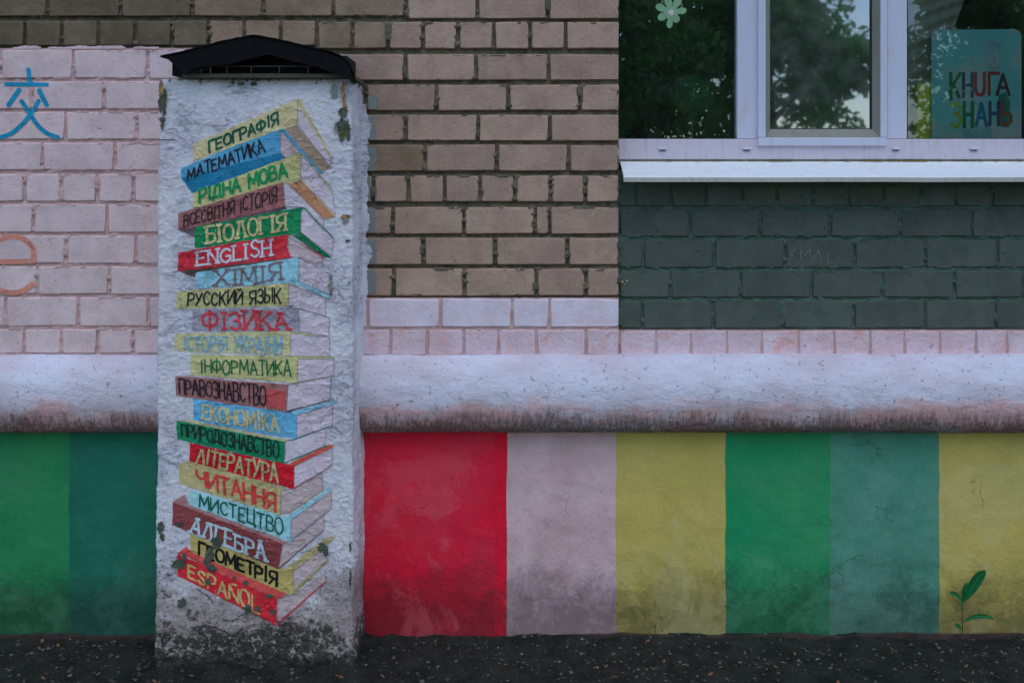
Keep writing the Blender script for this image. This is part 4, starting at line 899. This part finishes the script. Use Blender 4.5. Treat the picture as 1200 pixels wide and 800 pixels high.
# ------------------------------------------------------------------ seedling against the yellow stripe
def leaf_mat():
    t = NT('seedling_leaf'); c = t.mix(t.ramp(t.noise(60, 4, .6), .3, .7), alb(0, 66, 40), alb(8, 82, 46)); return t.done(c, .5, t.bump(t.noise(90, 3), .002), .4)
RIB = simple('leaf_rib', alb(40, 104, 62), .6); LM = leaf_mat(); py0 = -.035
wx, _, _ = P(1128, 745, py0)
weed = empty('weed_seedling', (wx, py0, .012), 'small green weed seedling with four leaves growing against the yellow stripe', 'plant')
mb = MB(); mb.tube([(wx, py0, 0)] + [P(a, b, py0) for a, b in ((1127.8, 735), (1127.6, 722), (1128, 708), (1128.6, 700))], [.0022, .002, .0017, .0015, .001], 6)
mb.build('stem', [simple('stem_brown', alb(40, 44, 30), .7)], weed)
def leaf(name, spine, widths, dy):
    v = []; f = []; n = len(spine)
    for i, (a, b) in enumerate(spine):
        p0 = Vector(spine[max(0, i - 1)]); p1 = Vector(spine[min(n - 1, i + 1)]); t = (p1 - p0).normalized(); nn = Vector((-t.y, t.x)); y = py0 + dy * (i / (n - 1))
        for k, h_ in ((-1, .004), (0, 0), (1, .004)):
            v.append(P(a + nn.x * widths[i] * k, b + nn.y * widths[i] * k, y - h_ * (widths[i] / 5)))
    for i in range(n - 1):
        for k in (0, 1): a = i * 3 + k; f.append([a, a + 1, a + 4, a + 3])
    lf = mesh(name, v, f, LM, weed, smooth=True)
    rb = MB(); rb.tube([(v[i * 3 + 1][0], v[i * 3 + 1][1] - .0006, v[i * 3 + 1][2]) for i in range(n)], [.0011 * (1 - .7 * i / n) for i in range(n)], 4); rb.build('midrib', [RIB], lf)
leaf('leaf', cr([(1128.5, 706), (1133, 698), (1140, 687), (1148, 675), (1155, 668.5)], 3), [.6, 1.6, 2.7, 3.8, 4.9, 5.9, 6.4, 6.6, 6.5, 6.1, 5.0, 3.5, 1], -.03)
leaf('leaf', cr([(1128.6, 703), (1130, 696), (1131.6, 689), (1132.5, 682)], 3), [.5, 1.6, 2.6, 3.3, 3.7, 3.9, 3.6, 3, 2, .6], .012)
leaf('leaf', cr([(1127.5, 706), (1124.5, 700), (1119, 696), (1113, 693.5)], 3), [.8, 1.6, 1.8, 1.7, 1.8, 2.3, 2.8, 2.8, 2.1, .6], .01)
leaf('leaf', cr([(1128, 730), (1134, 725.5), (1145, 722), (1156, 722), (1166, 726)], 3), [.3, .5, .9, 1.6, 2.2, 2.6, 2.8, 2.9, 2.7, 2.4, 1.9, 1.2, .3], -.04)
leaf('leaf', cr([(1127.6, 738), (1123, 733), (1119, 731)], 3), [.4, 1, 1.8, 2.2, 2, 1.2, .4], -.01)

# ------------------------------------------------------------------ things in and on the window
# flower sticker
fy = FY + .0225
mb = MB()
def petal(c, tip, w):
    c = Vector(c); tip = Vector(tip); d_ = tip - c; L = d_.length; d_.normalize(); nn = Vector((-d_.y, d_.x))
    return [tuple(c + d_ * L * u + nn * w * v_) for u, v_ in ((.15, -.25), (.4, -.6), (.62, -.95), (.82, -.9), (.96, -.5), (1, 0), (.96, .5), (.82, .9), (.62, .95), (.4, .6), (.15, .25))]
fc = (786.5, 15.2)
for i, (tip, w) in enumerate(((((768.5), 6.5), 4.6), ((804.5, 12), 4.2), ((771, 22.5), 4.6), ((795, 26), 4.8), ((784, 33.5), 3.8), ((781.5, -3), 4.6), ((797, -2.5), 4.6))):
    pts = [P(a, b, fy) for a, b in petal(fc, tip, w)]; mb.prism([(p[0], p[2]) for p in pts][::-1], fy - .0006 - i * .00004, fy)
pts = [P(a, b, fy) for a, b in [(fc[0] + 8.5 * math.cos(t / 16 * 6.283), fc[1] + 8.5 * math.sin(t / 16 * 6.283)) for t in range(16)]]; mb.prism([(p[0], p[2]) for p in pts][::-1], fy - .0009, fy)
fl = mb.build('flower_sticker', [simple('sticker_green', alb(84, 122, 104), .6)], None, label='pale green paper flower stuck on the left window pane', cat='sticker')
mb = MB(); pts = [P(a, b, fy) for a, b in [(fc[0] + 3.4 * math.cos(t / 14 * 6.283), fc[1] + 3.4 * math.sin(t / 14 * 6.283)) for t in range(14)]]; mb.prism([(p[0], p[2]) for p in pts][::-1], fy - .0014, fy - .0009)
mb.build('flower_centre', [simple('sticker_lilac', alb(134, 140, 158), .6)], fl)
# poster board reading 2023 / КНИГА ЗНАНЬ
PY = .235
def win_poly(pts, y): return [(P(a, b, y)[0], P(a, b, y)[2]) for a, b in pts][::-1]
zbp = HPX + (EYE - ZB) * K * D / (D + PY) - .2
po = empty('poster_board', (P(1144, 0, PY)[0], PY, ZB), 'teal poster board with colourful Cyrillic words leaning inside the right window pane', 'poster')
ptp = rough_poly([(1092, zbp), (1092, 41), (1093.5, 37), (1098, 35.2), (1190, 34.5), (1195, 37), (1197, 42), (1197, zbp)], .05, 20)
mb = MB(); mb.prism([(x, z) for x, z in win_poly([(1092, zbp), (1092, 41), (1093.5, 37), (1098, 35.2), (1190, 34.5), (1195, 37), (1197, 42), (1197, zbp)][::-1], PY)][::-1], PY, PY + .008)
tb = NT('teal_board'); c = tb.mix(tb.ramp(tb.noise(7, 3, .5), .4, .6), alb(150, 215, 222), alb(90, 195, 200)); mboard = tb.done(c, .45, None, .4)
mb.build('board', [mboard], po)
mb = MB(); flat = lambda px, py, off: (P(px, py, PY)[0], PY - off, P(px, py, PY)[2])
sheet(mb, [(1150, 48), (1173, 50), (1172, 82), (1158, 84)], .0006, surf=flat, m=0); sheet(mb, [(1128, 152), (1161, 146), (1162, 166), (1128, 166)], .0006, surf=flat, m=0); sheet(mb, [(1170, 112), (1178, 108), (1184, 120), (1182, 150), (1172, 148)], .0006, surf=flat, m=1)  # upper pale panel and teal are print; lower pale panel is a painted reflection
mb.build('print_and_reflection', [simple('pale_print_and_reflection', alb(112, 160, 186), .5), simple('deep_teal_print', alb(10, 112, 116), .5)], po)
LT = [('К', (1114, 86, 11, 30), (10, 104, 60)), ('Н', (1129, 86, 10, 28), (20, 74, 120)), ('U', (1143, 86, 10.5, 25), (150, 40, 60)), ('Г', (1159, 86, 11, 25), (136, 22, 34)), ('А', (1168, 87, 14, 24), (70, 22, 36)),
      ('З', (1115, 120, 10.5, 29), (122, 150, 50)), ('Н', (1130, 120, 9.5, 29), (10, 100, 70)), ('А', (1144, 121, 12, 26), (0, 100, 160)), ('Н', (1160, 120, 10, 26), (40, 50, 110)), ('Ь', (1175, 120, 9.5, 26), (120, 66, 46))]
for ch, (x, y, w_, h_), col in LT:
    mb = MB(); ribbons(mb, layout(ch, [(x, y), (x, y + h_), (x + w_, y + h_), (x + w_, y)], jit=.015), 3.9, flat, .0014)
    mb.build('letter', [simple('letter_ink', alb(*col), .5)], po)
for i, ch in enumerate('2023'):
    mb = MB(); x = 1131.5 + i * 10.4; ribbons(mb, layout(ch, [(x, 65), (x, 77), (x + 6.5, 77), (x + 6.5, 65)], jit=0), 1.6, flat, .0014)
    mb.build('digit', [simple('digit_ink', alb(215, 220, 225), .5)], po)
# yellow folder
YY = .25; zb2 = HPX + (EYE - ZB) * K * D / (D + YY)
fo = mesh('yellow_folder', *(lambda m_: (m_.v, m_.f))((lambda m_: (m_.prism(win_poly([(1075, 100), (1077, 98), (1091, 97), (1092, 99), (1092, zb2), (1075, zb2)][::-1], YY)[::-1], YY, YY + .03), m_)[1])(MB())), simple('yellow_card', alb(196, 190, 60), .6), label='narrow yellow folder standing beside the teal poster board', cat='folder')
# ball behind the left pane
bx, by_, bz = P(811, 113, .30); rr = 27 / K * (D + .3) / D
bm = bmesh.new(); bmesh.ops.create_uvsphere(bm, u_segments=48, v_segments=24, radius=rr)
me = bpy.data.meshes.new('balloon'); bm.to_mesh(me); bm.free()
tb = NT('balloon_green'); tb.b.inputs['Subsurface Weight'].default_value = 0
me.materials.append(tb.done(tb.mix(tb.ramp(tb.noise(14, 3, .6), .52, .66), alb(46, 110, 84), alb(150, 140, 70)), .3, None, .5))
for p in me.polygons: p.use_smooth = True
bo = bpy.data.objects.new('balloon', me); S.collection.objects.link(bo); ORG[bo.name] = Vector((bx, by_, bz)); bo.location = (bx, by_, bz); setprops(bo, 'round green balloon resting low behind the left window pane', 'balloon')
bm = MB(); bm.tube([(bx, by_, bz - rr + .001), (bx + .002, by_, bz - rr - .008), (bx, by_ + .004, ZB + .001)], [.005, .003, .006], 8); bm.build('knot', [me.materials[0]], bo)
# net curtain gathered behind the right pane
def curtain_mat():
    t = NT('net_curtain'); t.done((.62, .60, .54, 1), .9); t.b.inputs['Alpha'].default_value = .85; return t.m
V = []; nu, nv = 150, 60
for j in range(nv):
    tv = j / (nv - 1)
    for i in range(nu):
        tu = i / (nu - 1)
        px = 1045 + tu * (130 - 108 * tv) ; py = -120 + tv * 290
        ph = (px * .5 + py * 1.25) * .31
        y = .295 + .03 * math.sin(ph + 1.2 * math.sin(py * .03)) + .02 * tu
        V.append(P(px, py, y))
mesh('net_curtain', V, gridfaces(nu, nv), curtain_mat(), smooth=True, label='grey net curtain gathered in slanting folds behind the right window pane', cat='curtain')
# ------------------------------------------------------------------ trees across the yard (seen in the panes)
def leafy():
    t = NT('tree_leaf'); c = t.mix(t.ramp(t.noise(1.1, 4), .35, .65), (.12, .32, .10, 1), (.22, .48, .16, 1)); m = t.done(c, .6, None, .3)
    tr = t.n.new('ShaderNodeBsdfTranslucent'); tr.inputs[0].default_value = (.40, .72, .24, 1); mx = t.n.new('ShaderNodeMixShader'); mx.inputs[0].default_value = .5
    t.l.new(t.b.outputs[0], mx.inputs[1]); t.l.new(tr.outputs[0], mx.inputs[2]); t.l.new(mx.outputs[0], t.n['Material Output'].inputs[0]); return m
TL_ = leafy()
def tree(x, y, h, rad, low, lab, nl=9000, ls=.085):
    root = empty('yard_tree', (x, y, 0), lab, 'tree', 'trees across the yard')
    mb = MB(); mb.tube([(x, y, -.1), (x + .05, y, h * .3), (x - .05, y + .05, h * .62), (x, y, h * .9)], [.2, .15, .09, .03], 9); mb.build('trunk', [M['bark']], root)
    cl = []
    for k in range(34):
        a = random.uniform(0, 6.28); r_ = rad * math.sqrt(random.random()) * .8; z = random.uniform(low, h); q = 1 - abs((z - low) / (h - low) - .45) * .9
        cl.append((x + math.cos(a) * r_ * q, y + math.sin(a) * r_ * q * .8, z, random.uniform(.5, .95)))
    mb = MB()
    for c in cl[:14]: mb.tube([(x, y, max(1.2, c[2] - .9)), ((x + c[0]) / 2, (y + c[1]) / 2, c[2] - .35), c[:3]], [.05, .035, .012], 5)
    mb.build('limb', [M['bark']], root)
    N = nl; ci = RNG.randint(0, len(cl), N); C_a = np.array(cl)[ci]
    dirs = RNG.normal(size=(N, 3)); dirs /= np.linalg.norm(dirs, axis=1)[:, None]
    p = C_a[:, :3] + dirs * (C_a[:, 3:4] * RNG.rand(N, 1) ** .45) * np.array([1, 1, .75])
    a = RNG.normal(size=(N, 3)); a /= np.linalg.norm(a, axis=1)[:, None]; b = np.cross(a, RNG.normal(size=(N, 3))); b /= np.linalg.norm(b, axis=1)[:, None]
    s_ = ls * (.6 + .8 * RNG.rand(N, 1))
    V = np.stack([p - a * s_, p + b * s_ * .5, p + a * s_, p - b * s_ * .5], 1).reshape(-1, 3); F = np.arange(N * 4).reshape(-1, 4).tolist()
    mesh('crown', V, F, TL_, root)
random.seed(5); RNG = np.random.RandomState(5)
for t_ in ((1.9, -11.5, 6.0, 1.8, 2.6, 'leafy tree mirrored in the left window pane', 17000), (4.3, -12.2, 5.6, 1.7, 1.3, 'leafy tree mirrored in the middle window pane', 24000),
           (8.2, -12.2, 5.8, 2.3, 1.3, 'leafy tree mirrored in the right window pane', 20000), (.8, -18, 9.5, 2.6, 2.7, 'taller tree standing back between the two nearest trees', 17000),
           (-2.5, -14, 8.0, 2.6, 2.2, 'leafy tree directly behind the photographer', 9000), (-7.5, -13, 7.5, 2.6, 2.0, 'leafy tree at the far left of the yard row', 9000), (12.2, -15, 8.5, 2.6, 1.8, 'leafy tree at the far right of the yard row', 12000)): tree(*t_)
